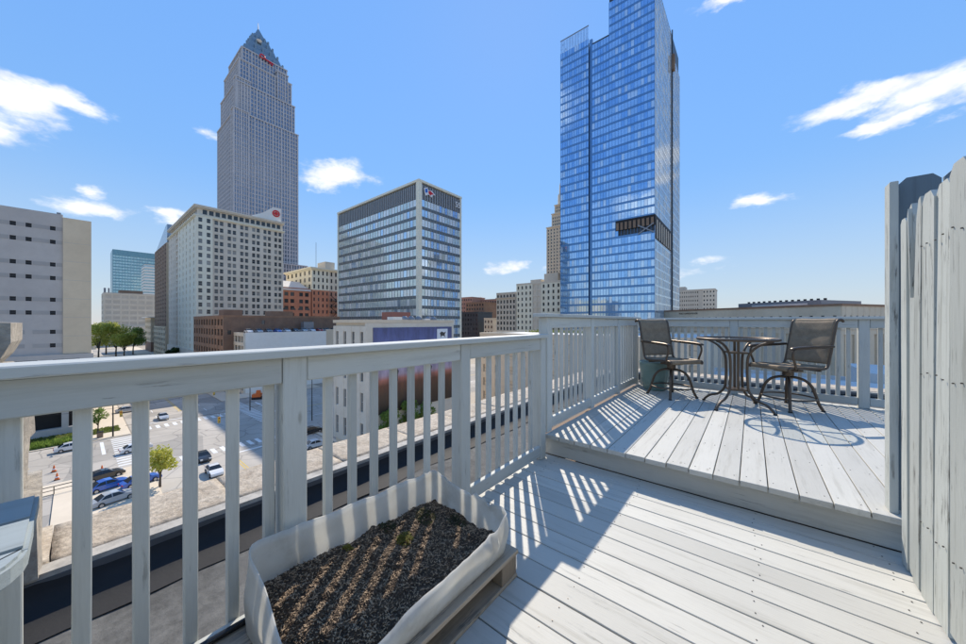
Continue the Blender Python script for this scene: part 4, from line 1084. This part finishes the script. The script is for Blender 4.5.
facade(b, 'pale_cream', 'S', 23.55, 38, 6, 3, .40, .6, .4, out=.15, glass_='window_dark'); facade(b, 'pale_cream', 'E', 23.55, 38, 4, 3, .38, .6, .4, 0, .48, out=.15, glass_='window_dark'); facade(b, 'cream_stone', 'E', 23.55, 38, 4, 3, .38, .6, .4, .48, 1, out=.1, glass_='window_dark')
cornice(b, 'pale_cream', 38.3, 1.6, 1.6)
m = MB()
for k in range(9): m.box(-235.8, -234.3, 115, 120.5, ZS+6+4.3*k, ZS+6.12+4.3*k); m.obox((-234.9, 117.7, ZS+8.1+4.3*k), (.4, 0, 0), (0, 2.4, 2.1*(1 if k % 2 else -1)), (0, 0, .09))
b.part(m, 'fire_escape', 'pole_dark'); boxpart(b, 'roof_hut', 'grey_stone', (-252, -240, 114, 121, 39.3, 45)); m = MB(); m.tube([(-250, 112, 39), (-250, 112, 60)], .12, 5); m.tube([(-262, 92, 26), (-262, 92, 52)], .12, 5); b.part(m, 'aerial', 'pole_dark'); b.flush()

# 8 banded mid-rise marked 55
b = Bld('banded_midrise', 'banded glass mid-rise marked 55 at its top right corner', -190, -117, 98, 125.5, ZS, 65.5)
core(b, 'spandrel_dark', .5, parapet=0)
CG = ['curtain_green', 'curtain_green_light', 'curtain_pale']
curtain(b, 'S', -20, 57.2, 30, 17, .012, .975, CG, 'mullion_grey', 'spandrel_dark', .68, mw=.12, wt=[5, 3, 1]); curtain(b, 'E', -20, 57.2, 14, 17, .06, .985, CG, 'mullion_grey', 'spandrel_dark', .68, mw=.12, wt=[3, 4, 3])
boxpart(b, 'corner_pier', 'pale_cream', (-118.6, -116.6, 97.6, 99.4, ZS, 65.0), (-190.4, -189.2, 97.6, 98.6, ZS, 65), (-117.6, -116.7, 125.0, 126, ZS, 65))
m = MB()
for i in range(46): x = -189+70.2*i/45; m.box(x-.25, x+.25, 97.75, 98.2, 57.3, 64)
for i in range(17): y = 99.8+25*i/16; m.box(-117.2, -116.75, y-.25, y+.25, 57.3, 64)
b.part(m, 'louvre', 'louvre_grey'); boxpart(b, 'top_band', 'steel_grey', (-189.6, -117.3, 98.25, 125.3, 57.25, 64.0))
boxpart(b, 'roof_edge', 'pale_cream', (-190.6, -116.5, 97.5, 126.1, 64.9, 65.9)); boxpart(b, 'plant_room', 'cream_stone', (-175, -124, 104, 121, 66, 68.6))
put('number_sign', text_mesh('55', 3.9, .12, 'letter_white'), b.t, (-116.55-b.org.x, 123.0-b.org.y, 60.8-b.z0), rot=(math.pi/2, 0, math.pi/2))
m = MB(); sh = [(100.6, 62.6), (102.4, 63.4), (103.6, 62.2), (105.2, 62.8), (107.6, 61.2), (106.0, 60.9), (105.4, 59.6), (103.4, 60.4), (101.8, 59.4), (100.9, 60.6)]
m.prism(sh, -116.72, -116.5, 0, 'x'); b.part(m, 'sign_board', 'letter_white'); m = MB(); m.prism([(103.2, 62.0), (104.6, 62.3), (106.6, 61.3), (105.2, 60.9), (104.4, 60.2), (103.3, 60.9)], -116.49, -116.44, 0, 'x'); b.part(m, 'sign_mark', 'red_sign')
m = MB(); m.prism([(101.1, 62.3), (102.6, 62.9), (102.8, 61.2), (101.4, 60.6)], -116.49, -116.44, 0, 'x'); b.part(m, 'sign_mark', 'car_blue'); b.flush()

# 9 pale corner building with the mural
b = Bld('mural_building', 'pale corner building with three tall windows and a sunset mural', -66, -54, 33, 55.6, ZS, 1.0)
core(b, 'beige_stone', .4, pmat='beige_stone', parapet=.6); facade(b, 'cream_stone', 'S', -22, .4, 4, 4, .34, .62, .4, 0, 1, glass_='window_dark', frame='mullion_white')
boxpart(b, 'east_wall', 'cream_stone', (-54.4, -54, 33.02, 55.6, ZS, .98)); boxpart(b, 'mural_panel', 'mural_print', (-53.99, -53.86, 34.4, 54.8, -16.2, .1))
boxpart(b, 'logo_panel', 'letter_white', (-53.85, -53.80, 50.2, 53.4, -2.9, -.35)); m = MB(); m.prism([(51.0, -1.3), (51.5, -.95), (52.3, -1.2), (52.9, -1.0), (52.5, -1.6), (52.6, -2.3), (52.2, -1.9), (51.6, -1.9), (51.3, -2.3), (51.2, -1.7)], -53.795, -53.78, 0, 'x'); b.part(m, 'logo_mark', 'letter_dark')
m = MB()
for y, h in ((39.5, 2.0), (42.5, 2.1), (47.0, 2.0), (48.2, 1.7)):           # printed figures standing in the field
    m.prism([(y-.35, -10.4), (y+.35, -10.4), (y+.3, -9.2), (y+.55, -8.4), (y+.25, -8.1), (y+.22, -7.7), (y-.22, -7.7), (y-.25, -8.1), (y-.55, -8.4), (y-.3, -9.2)], -53.855, -53.84, 0, 'x')
b.part(m, 'printed_figure', 'letter_dark')
boxpart(b, 'roof_hut', 'rust_box', (-65.5, -61.5, 44, 49, 1.1, 3.4)); 
m = MB()
for y in (43.5, 45.2, 47.2, 50.0, 51.5): m.lathe([(.6, 1.05), (.75, 1.3), (.75, 2.0), (.35, 2.4)], 12, 0, (-56.5, y))
b.part(m, 'roof_vent', 'steel_grey'); boxpart(b, 'roof_duct', 'white_wall', (-57.6, -55.4, 40, 42, 1.1, 2.2), (-57, -55.2, 48, 49.4, 1.1, 1.9)); b.flush()

# 10 grey low deck building with rows of dark openings
b = Bld('low_garage', 'low grey garage with rows of dark openings behind the parapet', -58, -6, 70, 104, ZS, -2.2)
core(b, 'beige_stone', .4, pmat='beige_stone', parapet=.5, roofmat='white_membrane'); facade(b, 'beige_stone', 'S', ZS, -2.2, 13, 6, .42, .55, .5, glass_='dark_void', name='opening', sill=False); boxpart(b, 'east_wall', 'beige_stone', (-6.45, -6, 70.02, 104, ZS, -2.2)); b.flush()
tag(grass('roof_garden', -56, -28, 90, 102, 700, .9), 'strip of green planting on the low garage roof', 'grass').location.z = -2.0

# 11 stone blocks left of the glass tower
b = Bld('grey_stone_block', 'narrow grey stone block with rounded bays left of the cream hotel', -142, -125.6, 190, 215, ZS, 21)
core(b, 'grey_stone', .4, pmat='grey_stone'); facade(b, 'grey_stone', 'S', ZS, 21, 6, 12, .5, .6, .4, glass_='window_dark'); cornice(b, 'grey_stone', 18, .8, .6, 'string_course'); b.flush()
b = Bld('cream_stone_block', 'cream stone block with light wells beside the glass tower', -125, -92, 190, 220, ZS, 26.2)
core(b, 'cream_stone', .4, pmat='cream_stone', parapet=1.0); facade(b, 'pale_cream', 'S', ZS, 26.2, 4, 13, .36, .55, .4, 0, .38, glass_='window_dark'); facade(b, 'cream_stone', 'S', ZS, 26.2, 2, 13, .7, .7, .9, .38, .58, out=-.05, glass_='dark_void'); facade(b, 'pale_cream', 'S', ZS, 26.2, 4, 13, .36, .55, .4, .58, 1, glass_='window_dark'); boxpart(b, 'roof_hut', 'cream_stone', (-107, -97, 196, 210, 27, 33), (-118, -110, 197, 206, 27, 30)); b.flush()
for nm, lb, mat, px0, px1, pt, Y in [('dull_red_block', 'dull red brick block just right of the banded mid-rise', 'dull_red', 459, 472, 297, 260), ('brown_block', 'low brown block between the mid-rise and the grey stone block', 'brown_brick', 466, 484, 302, 250), ('red_wall_block', 'plain red block beside the narrow grey stone block', 'dull_red', 480, 499, 299, 275),
                                     ('dark_shed', 'dark steel-framed block standing before the dull red one', 'mullion_dark', 459, 478, 312, 230), ('small_tan_block', 'small tan block at the foot of the red blocks', 'beige_stone', 484, 493, 318, 225)]:
    def xy(px): d = cdir(px, 321); return d.x/d.y*Y, Y/d.y
    xa, xb = xy(px0)[0], xy(px1)[0]; d = cdir((px0+px1)/2, 321); c = Y/d.y*(d.x*-math.sin(YAW)+d.y*math.cos(YAW)); zt = EYE+(321-pt)/FPX*c
    b = Bld(nm, lb, xa, xb, Y, Y+22, ZS, zt); core(b, mat, .4, pmat=mat); facade(b, mat, 'S', ZS, zt, max(3, int((xb-xa)/3)), max(5, int((zt-ZS)/4)), .5, .5, .35, glass_='window_dark', sill=False); b.flush()
b = Bld('domed_block', 'distant grey rounded tower peeking past the banded mid-rise', -260, -246, 300, 314, ZS, 24); m = MB(); m.lathe([(7, ZS), (7, 24), (6.4, 27), (4, 30), (.5, 31.5)], 20, 0, (-253, 307)); b.part(m, 'drum', 'grey_stone'); b.flush()

# 12 classical stone tower behind the glass tower
b = Bld('stone_spire_tower', 'slim stone tower with stepped top, half hidden by the glass tower', -196, -170, 374, 396, ZS, 122)
def tshaft(x0, x1, y0, y1, z0, z1, nm='shaft'):
    p = MB(); p.box(x0, x1, y0, y1, z0, z1); nx = 8
    for i in range(nx+1): x = x0+(x1-x0)*i/nx; p.box(x-.5, x+.5, y0-.5, y0-.01, z0, z1-1)
    for i in range(nx+1): y = y0+(y1-y0)*i/nx; p.box(x1+.01, x1+.5, y-.5, y+.5, z0, z1-1)
    p.box(x0-1, x1+1, y0-1, y1+1, z1+.01, z1+1.4); b.part(p, nm, 'beige_stone')
    w = MB()
    for i in range(nx):
        x = x0+(x1-x0)*(i+.5)/nx
        z = z0+2
        while z < z1-3: w.box(x-.7, x+.7, y0-.06, y0-.02, z, z+2.1); z += 4
    b.part(w, 'window_row', 'window_dark')
tshaft(-199, -167, 372, 398, ZS, 118); tshaft(-194, -172, 376, 394, 119.5, 135); tshaft(-191, -175, 378, 392, 136.5, 146, 'upper_stage')
m = MB(); m.lathe([(7, 147.5), (7, 160), (5.4, 162), (5, 172), (3.5, 178), (1.2, 190), (.2, 206)], 16, 0, (-183, 385)); b.part(m, 'spire', 'beige_stone'); b.flush()

# 13 blue glass tower
b = Bld('glass_tower', 'tall blue mirror-glass tower with an open plant floor and hoist', -86, -36.5, 177, 247, ZS, 160)
boxpart(b, 'core', 'mullion_dark', (-85.6, -69, 178.6, 246.5, ZS, 155), (-68.9, -58.5, 178.6, 246.5, ZS, 154), (-58.4, -37.0, 177.5, 246.5, ZS, 172))
GB = ['curtain_blue', 'curtain_blue_light', 'curtain_blue_deep']; FL = 4.3; n1 = 43
op0, op1 = 12, 12                               # plant floor rows
def sk(i, j): return False
curtain(b, 'S', -20, -20+FL*41, 12, 41, .0, .335, GB, 'spandrel_blue', 'spandrel_blue', .74, out=0, mw=.10, wt=[9, 1.6, 5], spout=.02)
curtain(b, 'S', -20, -20+FL*40, 6, 40, .372, .555, GB, 'spandrel_blue', 'spandrel_blue', .74, out=-.2, mw=.10, wt=[9, 1.6, 5], rng=random.Random(2), spout=.02)
curtain(b, 'S', -20, -20+FL*44, 14, 44, .558, .997, GB, 'spandrel_blue', 'spandrel_blue', .74, out=.0, mw=.10, wt=[9, 1.6, 5], rng=random.Random(4), skip=lambda i, j: j in (15, 16) and i > 2, spout=.02)
curtain(b, 'E', -20, -20+FL*44, 14, 44, .003, .58, ['curtain_pale', 'curtain_pale', 'curtain_green_light'], 'mullion_white', 'curtain_pale', .80, mw=.10, rng=random.Random(6), skip=lambda i, j: j in (15, 16), spout=.02)
curtain(b, 'E', -20, -20+FL*42, 9, 42, .61, 1, ['curtain_pale', 'curtain_pale', 'curtain_green_light'], 'mullion_white', 'curtain_pale', .80, mw=.10, rng=random.Random(8), spout=.02)
boxpart(b, 'recess_strip', 'spandrel_blue', (-69.3, -67.7, 177.9, 179, ZS, 156), (-37.4, -36.7, 218, 219.4, ZS, 168))
oz0, oz1 = -20+FL*15+.6, -20+FL*17+.4
boxpart(b, 'plant_floor', 'dark_void', (-55.0, -36.3, 176.80, 177.2, oz0+3.2, oz1), (-36.62, -36.30, 177.25, 217.4, oz0-3, oz1))
boxpart(b, 'plant_soffit', 'bronze_brown', *[(-54.6+k*2.05, -53.4+k*2.05, 176.6, 176.78, oz0+3.4, oz1-1.2) for k in range(9)])
boxpart(b, 'plant_column', 'cream_stone', *[(-36.28, -36.1, 180+k*5.4, 181.4+k*5.4, oz0-2.8, oz1-2) for k in range(7)])
m = MB()
m.obox((-40.5, 176.6, oz0+2), (3.6, 0, 2.2), (0, .12, 0), (-.15, 0, .25)); m.obox((-40.5, 176.55, oz0+2), (3.6, 0, -2.2), (0, .12, 0), (.15, 0, .25)); b.part(m, 'brace', 'steel_grey')
boxpart(b, 'roof_screen', 'curtain_pale', *[(-86+k*1.66, -84.6+k*1.66, 177, 177.15, -20+FL*41+.1, -20+FL*41+7) for k in range(10)]); boxpart(b, 'screen_rail', 'steel_grey', (-86.1, -69.4, 176.9, 177.2, -20+FL*41+7, -20+FL*41+7.5), (-86.1, -85.8, 177.2, 200, -20+FL*41+7, -20+FL*41+7.5))
m = MB(); m.box(-36.3, -34.9, 218.6, 221.2, 148, 157); 
for k in range(6): m.obox((-34.8, 219.9, 149+k*1.5), (.1, 0, 0), (0, 1.2, .7), (0, 0, .15))
b.part(m, 'hoist', 'bronze_brown'); m = MB(); m.box(-36.4, -35.9, 219.7, 220.3, ZS, 172); b.part(m, 'hoist_mast', 'pole_dark'); b.flush()

# 14 right-hand side: far office, long stone hall, white roofs
b = Bld('far_grey_office', 'plain grey office block right of the glass tower', -76, -25, 440, 470, ZS, 51)
def _fix(): pass
b.x0, b.x1, b.y0, b.y1, b.z1 = -76, -31, 440, 470, 37
core(b, 'grey_stone', .4, pmat='grey_stone'); facade(b, 'grey_stone', 'S', ZS, 37, 14, 13, .4, .4, .4, .0, .66, glass_='window_dark', sill=False); facade(b, 'cream_stone', 'S', ZS, 37, 4, 13, .4, .4, .4, .74, 1, glass_='window_dark', sill=False); boxpart(b, 'roof_hut', 'grey_stone', (-74, -60, 445, 460, 38, 42)); b.flush()
# long hall: turned against the grid, corner nearest the camera
ca = Vector((math.cos(YAW), math.sin(YAW))); cf = Vector((-math.sin(YAW), math.cos(YAW)))
corner = ca*119+cf*110; ldir = (ca*-.316+cf*.949); ang = math.atan2(-ldir.y, -ldir.x)   # local +x runs towards the corner
b = Bld('stone_hall', 'long beige stone hall with tall windows and lettered frieze', -75, 0, 0, 62, ZS, 7.0, rz=ang, origin=(corner.x, corner.y, 0))
core(b, 'beige_stone', .5, parapet=0); facade(b, 'beige_stone', 'S', -20, -1.5, 18, 1, .42, .82, .9, glass_='window_dark', frame='mullion_white', name='tall_window'); facade(b, 'beige_stone', 'S', -1.45, 7, 24, 1, .30, .14, .5, glass_='window_dark', sill=False, name='slot_window', out=.2)
facade(b, 'beige_stone', 'E', -20, -1.5, 14, 1, .42, .82, .9, glass_='window_dark', frame='mullion_white', name='tall_window'); facade(b, 'beige_stone', 'E', -1.45, 7, 18, 1, .30, .14, .5, glass_='window_dark', sill=False, name='slot_window', out=.2)
boxpart(b, 'plinth', 'beige_stone', (-75.4, .6, -.6, 62, ZS, -20.05)); m = MB(); m.box(-75.5, .5, -.5, 62, 6.6, 7.3); b.part(m, 'cornice', 'brown_brick')
boxpart(b, 'roof_plant', 'steel_grey', (-42, 2-14, 14, 40, 7.4, 9.6)); boxpart(b, 'roof_plant_band', 'white_membrane', (-36, -16, 13.6, 13.95, 7.4, 8.6)); 
m = MB()
for k in range(14): m.lathe([(.5, 9.62), (.5, 10.4)], 8, 0, (-40+k*2.1, 18))
b.part(m, 'roof_vent', 'pole_dark')
put('frieze_lettering', text_mesh('POST OFFICE PLAZA', 1.1, .05, 'letter_dark'), b.t, (-56, -.30, 5.3-ZS), rot=(math.pi/2, 0, 0)); b.flush()
b = Bld('white_roof_building', 'low building with broad white roof below the far railing', -6, 60, 22, 84, ZS, -9)
core(b, 'white_wall', .3, roofmat='white_membrane', parapet=.7, pmat='white_membrane'); boxpart(b, 'roof_step', 'white_membrane', (4, 26, 40, 62, -8.85, -6.4), (30, 52, 34, 50, -8.85, -7.2), (12, 40, 66, 80, -8.85, -5.6)); boxpart(b, 'roof_unit', 'steel_grey', (8, 11, 30, 32, -8.85, -7), (20, 23, 33, 35, -8.85, -7.1), (33, 37, 55, 58, -8.85, -6.6), (14, 17, 48, 51, -6.38, -4.6), (41, 44, 40, 42, -7.18, -5.6), (24, 27, 70, 73, -5.58, -4.2), (46, 49, 26, 29, -8.85, -7.2))
m = MB()
for k in range(9): m.lathe([(.35, -8.9), (.35, -7.6), (.6, -7.5), (.6, -7.2)], 10, 0, (2+k*5.3, 27+(k*7) % 11))
b.part(m, 'roof_vent', 'white_wall'); m = MB(); m.tube([(0, 38, -8.6), (50, 38.5, -8.6)], .14, 6); m.tube([(28, 24, -8.6), (28.4, 78, -8.6)], .14, 6); b.part(m, 'roof_pipe', 'pole_dark'); b.flush()

# ------------------------------------------------------------------ trees
def make_crown(seed, r, h, n, mat, leaf=.5):
    q = random.Random(seed); m = MB(); lobes = [(Vector((q.uniform(-.55, .55)*r, q.uniform(-.55, .55)*r, q.uniform(.25, .95)*h)), q.uniform(.35, .6)*r) for _ in range(9)]
    for i in range(n):
        c, rr = q.choice(lobes); d = Vector((q.gauss(0, 1), q.gauss(0, 1), q.gauss(0, .8))).normalized(); p = c+d*rr*q.uniform(.55, 1.05)
        a = Vector((q.gauss(0, 1), q.gauss(0, 1), q.gauss(0, 1))).normalized(); e = a.orthogonal().normalized(); e2 = a.cross(e); s_ = leaf*q.uniform(.5, 1.1)
        m.add([p-e*s_, p-e2*s_*.55, p+e*s_, p+e2*s_*.55], [(0, 1, 2, 3)])
    return m.mesh('crown', mat), lobes
def make_tree(label, x, y, z, H, r, mat, seed, n=1500, leaf=.5, group=None, cat='tree', name='street_tree'):
    t = thing(name, label, cat, (x, y, z), 0, group); key = ('crown', seed, r, mat)
    cr_, lobes = make_crown(seed, r, H*.68, n, mat, leaf)
    put('crown', cr_, t, (0, 0, H*.34)); m = MB(); m.tube([(0, 0, 0), (.05*r, 0, H*.2), (0, .04*r, H*.4), (.06*r, 0, H*.7)], [.05*r+.06, .045*r+.04, .035*r+.03, .03], 7)
    for c, rr in lobes[:6]: m.tube([(0, 0, H*.30), (c.x*.5, c.y*.5, H*.30+c.z*.55), (c.x, c.y, H*.30+c.z)], [.03*r+.02, .02*r+.015, .012], 5)
    m.build('trunk', 'bark', t); return t
TG = 'trees along the far end of the street'
tl = [('broad yellow-green tree at the left of the grove', -352, 10, 21, 8.5, 'leaf_yellow'), ('tall yellow-green tree in the middle of the grove', -350, 18, 22, 8.5, 'leaf_yellow'), ('tree behind the grove beside the grid office', -392, 15, 22, 9, 'leaf_yellow'),
      ('yellow-green tree at the right of the grove', -335, 21, 17, 7, 'leaf_yellow'), ('green tree at the right end of the grove by the low brown block', -372, 28, 19, 7.5, 'leaf_green'), ('dark green tree in the street before the brown tower', -268, 36.5, 9, 3.6, 'leaf_dark'), ('small dark tree at the foot of the concrete tower corner', -170, 3.6, 10, 4, 'leaf_dark')]
for i, (lb, x, y, H, r, mt) in enumerate(tl): make_tree(lb, x, y, ZS, H, r, mt, 20+i, 3200, .6, TG)
p = at(160, 486, ZS); make_tree('small bright green street tree seen between the balusters', p.x, p.y, ZS, 6.2, 2.2, 'leaf_yellow', 41, 1300, .26)
p = at(98, 432, ZS); make_tree('young tree on the lawn at the street corner', p.x, p.y, ZS, 5.5, 1.7, 'leaf_green', 42, 800, .25)
for i, (lb, x, y, H, r) in enumerate([('leafy shrub under the left end of the mural', -52.6, 36.5, 9.5, 2.0), ('leafy shrub under the middle of the mural', -52.4, 41, 9, 2.2), ('leafy shrub below the mural horizon', -52.5, 45.5, 8.6, 2.0)]): make_tree(lb, x, y, ZS, H, r, 'leaf_green', 50+i, 1300, .3, 'shrubs below the mural', 'shrub', 'shrub')

# ------------------------------------------------------------------ vehicles
def make_car(paint):
    t = thing('parked_car', 'car', 'car'); prof = [(-2.22, .32), (-2.28, .55), (-2.22, .80), (-1.72, .93), (-1.05, 1.36), (-.35, 1.45), (.35, 1.40), (1.02, .98), (1.75, .86), (2.18, .68), (2.26, .48), (2.18, .30)]
    def hw(z, x): return (.89 if z < .95 else .89-.30*(z-.95)/.5)*(1-.09*(abs(x)/2.28)**4)
    m = MB(); n = len(prof); vs = [(x, -hw(z, x), z) for x, z in prof]+[(x, hw(z, x), z) for x, z in prof]; m.add(vs, [(i, n+i, n+i+1, i+1) for i in range(n-1)]+[(n-1, 2*n-1, n, 0)], 0)
    lowr = [0, 1, 2, 3, 7, 8, 9, 10, 11]
    m.add(vs, [tuple(lowr), tuple(n+i for i in reversed(lowr)), (3, 4, 5, 6, 7), (n+7, n+6, n+5, n+4, n+3)], 0); bd = m.build('body', [paint, 'car_glass'], t)
    for i, f in enumerate(bd.data.polygons):
        if i in (3, 6): f.material_index = 1
    for s_ in (-1, 1):
        def sp(x, z): return (x, s_*(hw(z, x)+.012), z)
        for q in ([(-1.45, .99), (-.97, 1.31), (-.40, 1.37), (-.40, .98)], [(-.32, .98), (-.32, 1.375), (.30, 1.33), (.86, .99)]):
            m = MB(); m.add([sp(*w) for w in q], [(0, 1, 2, 3)]); m.build('side_window', 'car_glass', t)
        m = MB(); m.box(2.10, 2.235, s_*.62-.18, s_*.62+.18, .56, .72); m.build('headlight', 'lamp_clear', t)
        m = MB(); m.box(-2.29, -2.20, s_*.66-.16, s_*.66+.16, .64, .80); m.build('tail_light', 'lamp_red', t)
        for x in (-1.38, 1.38):
            m = MB(); q = [(.32*math.cos(2*math.pi*k/16)+x, .32+.32*math.sin(2*math.pi*k/16)) for k in range(16)]; m.prism(q, s_*.80-.11, s_*.80+.11, 0, 'y'); wh = m.build('wheel', 'tyre', t)
            m = MB(); q = [(.20*math.cos(2*math.pi*k/12)+x, .32+.20*math.sin(2*math.pi*k/12)) for k in range(12)]; m.prism(q, min(s_*.905, s_*.92), max(s_*.905, s_*.92), 0, 'y'); m.build('rim', 'rim_metal', wh)
    return t
protos = {}
def car(paint, x, y, z, deg, label, name='parked_car', group='cars in the streets'):
    if paint not in protos: o = protos[paint] = make_car(paint)
    else: o = copy_tree(protos[paint])
    o.name = name; o['label'] = label; o['group'] = group; o.location = (x, y, z); o.rotation_euler[2] = R(deg); o.scale = (1, 1, 1.09); return o
def carpx(paint, px, py, deg, label, **k): p = at(px, py, ZS+.0); return car(paint, p.x, p.y, ZS+.002, deg, label, **k)
carpx('car_white', 214, 473, 0, 'white car at the kerb just above the parapet')
carpx('car_black', 203, 459, 0, 'dark car queued behind the white one at the kerb')
carpx('car_silver', 163, 418, 0, 'silver car approaching over the far crosswalk', name='moving_car')
carpx('car_white', 72, 449, 93, 'white car driving past the shrub bed', name='moving_car')
carpx('car_white', 136, 450, 95, 'white car waiting by the diagonal crosswalk', name='moving_car')
carpx('car_silver', 127, 411, 90, 'silver car beyond the lawn at the street corner')
for px, py, dg, pt, lb in [(108, 488, 12, 'car_blue', 'bright blue car in the fenced car park, middle of the row'), (114, 501, 12, 'car_silver', 'silver car nearest the parapet in the fenced car park'), (104, 478, 12, 'car_black', 'dark car at the back of the row in the fenced car park'), (141, 483, 12, 'car_blue', 'second blue car half hidden by a baluster')]: carpx(pt, px, py, 90+dg, lb)
carpx('car_white', 316, 446, 85, 'white car at the kerb beside the mural building'); carpx('car_black', 312, 432, 85, 'dark car behind the white one beside the mural building')
carpx('car_red', 314, 379, 90, 'red car across the side street'); carpx('car_grey', 250, 380, 90, 'grey car in the shade near the orange digger'); carpx('car_white', 268, 387, 90, 'white car right of the orange digger'); carpx('car_black', 205, 390, 0, 'dark car under the yellow traffic signal')
for i, (x, y, d, pt) in enumerate([(-205, 12, 0, 'car_red'), (-238, 15, 0, 'car_white'), (-262, 22, 180, 'car_silver'), (-300, 13, 0, 'car_white'), (-225, 26, 180, 'car_black'), (-330, 21, 180, 'car_red'), (-190, 21.5, 180, 'car_grey'), (-278, 9.5, 0, 'car_silver')]):
    car(pt, x, y, ZS+.002, d, ['red car on the far street, nearest of the distant traffic', 'white car in the far street traffic', 'silver car leaving along the far street', 'white car far down the street under the trees', 'dark car parked along the far street', 'red car far down the street', 'grey car in the far street near the intersection', 'silver car parked by the plaza trees'][i], group='cars far down the street')
rp = ['car_white', 'car_silver', 'car_grey', 'car_blue', 'car_white', 'car_black', 'car_silver', 'car_white', 'car_red', 'car_silver', 'car_grey']; ordn = ['first', 'second', 'third', 'fourth', 'fifth', 'sixth', 'seventh', 'eighth', 'ninth', 'tenth', 'eleventh']
for i in range(11): car(rp[i], -141.6, 39.5+3.15*i, -2.898+.9, 0, ordn[i]+' car from the left on the parking deck roof', group='cars on the parking deck roof').location.z = -2.895

# ------------------------------------------------------------------ street furniture
def signal(px, py, zc, label):
    p = at(px, py, zc); t = thing('traffic_signal', label, 'traffic light', (p.x, p.y, zc-.6), 0, 'yellow traffic signals over the junction')
    m = MB(); m.box(-.18, .18, -.20, .20, 0, 1.2); m.build('housing', 'signal_yellow', t)
    for k, mt in enumerate(('lamp_red', 'signal_yellow', 'car_green')):
        m = MB(); m.prism([(.12*math.cos(2*math.pi*j/12), 1.0-.38*k+.12*math.sin(2*math.pi*j/12)) for j in range(12)], .185, .21, 0, 'x'); m.build('lens', mt, t)
    m = MB(); m.tube([(0, 0, 1.2), (0, 0, 2.0)], .04, 6); m.build('hanger', 'pole_dark', t)
    m = MB(); m.tube([(0, -13, 2.6), (0, -6, 2.15), (0, 0, 2.0), (0, 6, 2.15), (0, 13, 2.6)], .03, 5); m.build('span_wire', 'pole_dark', t)
signal(214, 392, -18.2, 'yellow traffic signal hanging over the far side of the junction'); signal(219, 419, -18.8, 'yellow traffic signal hanging over the near crosswalk'); signal(121, 413, -18.6, 'yellow traffic signal above the lawn corner')
def lamp(px, py, h, label):
    p = at(px, py, ZS); t = thing('street_lamp', label, 'street lamp', (p.x, p.y, ZS+.1), 0, 'street lamps'); m = MB(); m.tube([(0, 0, 0), (0, 0, h)], [.14, .08], 8); m.build('pole', 'pole_dark', t); m = MB(); m.tube(cr([(0, 0, h-.1), (.5, 0, h+.3), (1.5, 0, h+.4)]), .05, 6); m.build('arm', 'pole_dark', t); m = MB(); m.box(1.3, 2.0, -.14, .14, h+.3, h+.44); m.build('lamp_head', 'steel_grey', t)
lamp(113, 436, 9, 'dark street lamp at the lawn corner'); lamp(250, 410, 8, 'dark street lamp beside the orange digger'); lamp(312, 420, 11, 'tall dark street lamp at the mural building corner'); lamp(150, 372, 9, 'street lamp far along the street'); lamp(300, 395, 9, 'street lamp across the side street')
# orange digger at the works
p = at(258, 398, ZS); t = thing('digger', 'small orange digger parked in the side street', 'digger', (p.x, p.y, ZS), R(60)); m = MB(); m.box(-1.6, 1.6, -1.1, -.6, .05, .7); m.box(-1.6, 1.6, .6, 1.1, .05, .7); m.build('track', 'tyre', t); m = MB(); m.box(-1.5, .9, -1, 1, .75, 1.7); m.prism([(-.4, 1.72), (.9, 1.72), (.7, 2.9), (-.3, 2.9)], -.9, .1, 0, 'y'); m.build('body', 'orange_plastic', t); m = MB(); m.tube([(.8, .5, 1.4), (2.4, .5, 3.2), (3.6, .5, 1.4)], .2, 6); m.box(3.2, 4.0, .1, .9, .6, 1.4); m.build('boom', 'orange_plastic', t)
# bin, cones and car park fence
p = at(100, 437, ZS); t = thing('litter_bin', 'dark square litter bin on the pavement by the lawn', 'bin', (p.x, p.y, ZS+.12)); m = MB(); m.box(-.45, .45, -.45, .45, 0, 1.1); m.build('body', 'bronze_brown', t); m = MB(); m.box(-.5, .5, -.5, .5, 1.105, 1.25); m.build('lid', 'pole_dark', t)
for px, py, lb in [(54, 471, 'orange barrier cone left in the closed lane'), (102, 471, 'orange cone beside the long white road bar'), (57, 479, 'orange cone nearest the stone pier')]:
    p = at(px, py, ZS); t = thing('traffic_cone', lb, 'cone', (p.x, p.y, ZS), 0, 'orange cones at the closed lane'); m = MB(); m.box(-.3, .3, -.3, .3, .005, .07); m.build('base', 'tyre', t); m = MB(); m.lathe([(.26, .075), (.17, .5), (.13, .7), (.06, 1.1)], 12); m.build('cone', 'orange_plastic', t); m = MB(); m.lathe([(.205, .40), (.165, .58)], 12); m.build('stripe', 'letter_white', t)
fn = thing('car_park_fence', 'low dark rail fence round the car park', 'fence', (-83, -20, ZS))
for i in range(22): put('fence_post', cbox(.1, .1, 1.2, 'pole_dark', .01), fn, (4.2, -30+i*2.4, .7))
m = MB(); m.tube([(4.2, -30, 1.25), (4.2, 20.4, 1.25)], .06, 6); m.tube([(4.2, -30, .7), (4.2, 20.4, .7)], .05, 6); m.build('fence_rail', 'pole_dark', fn)
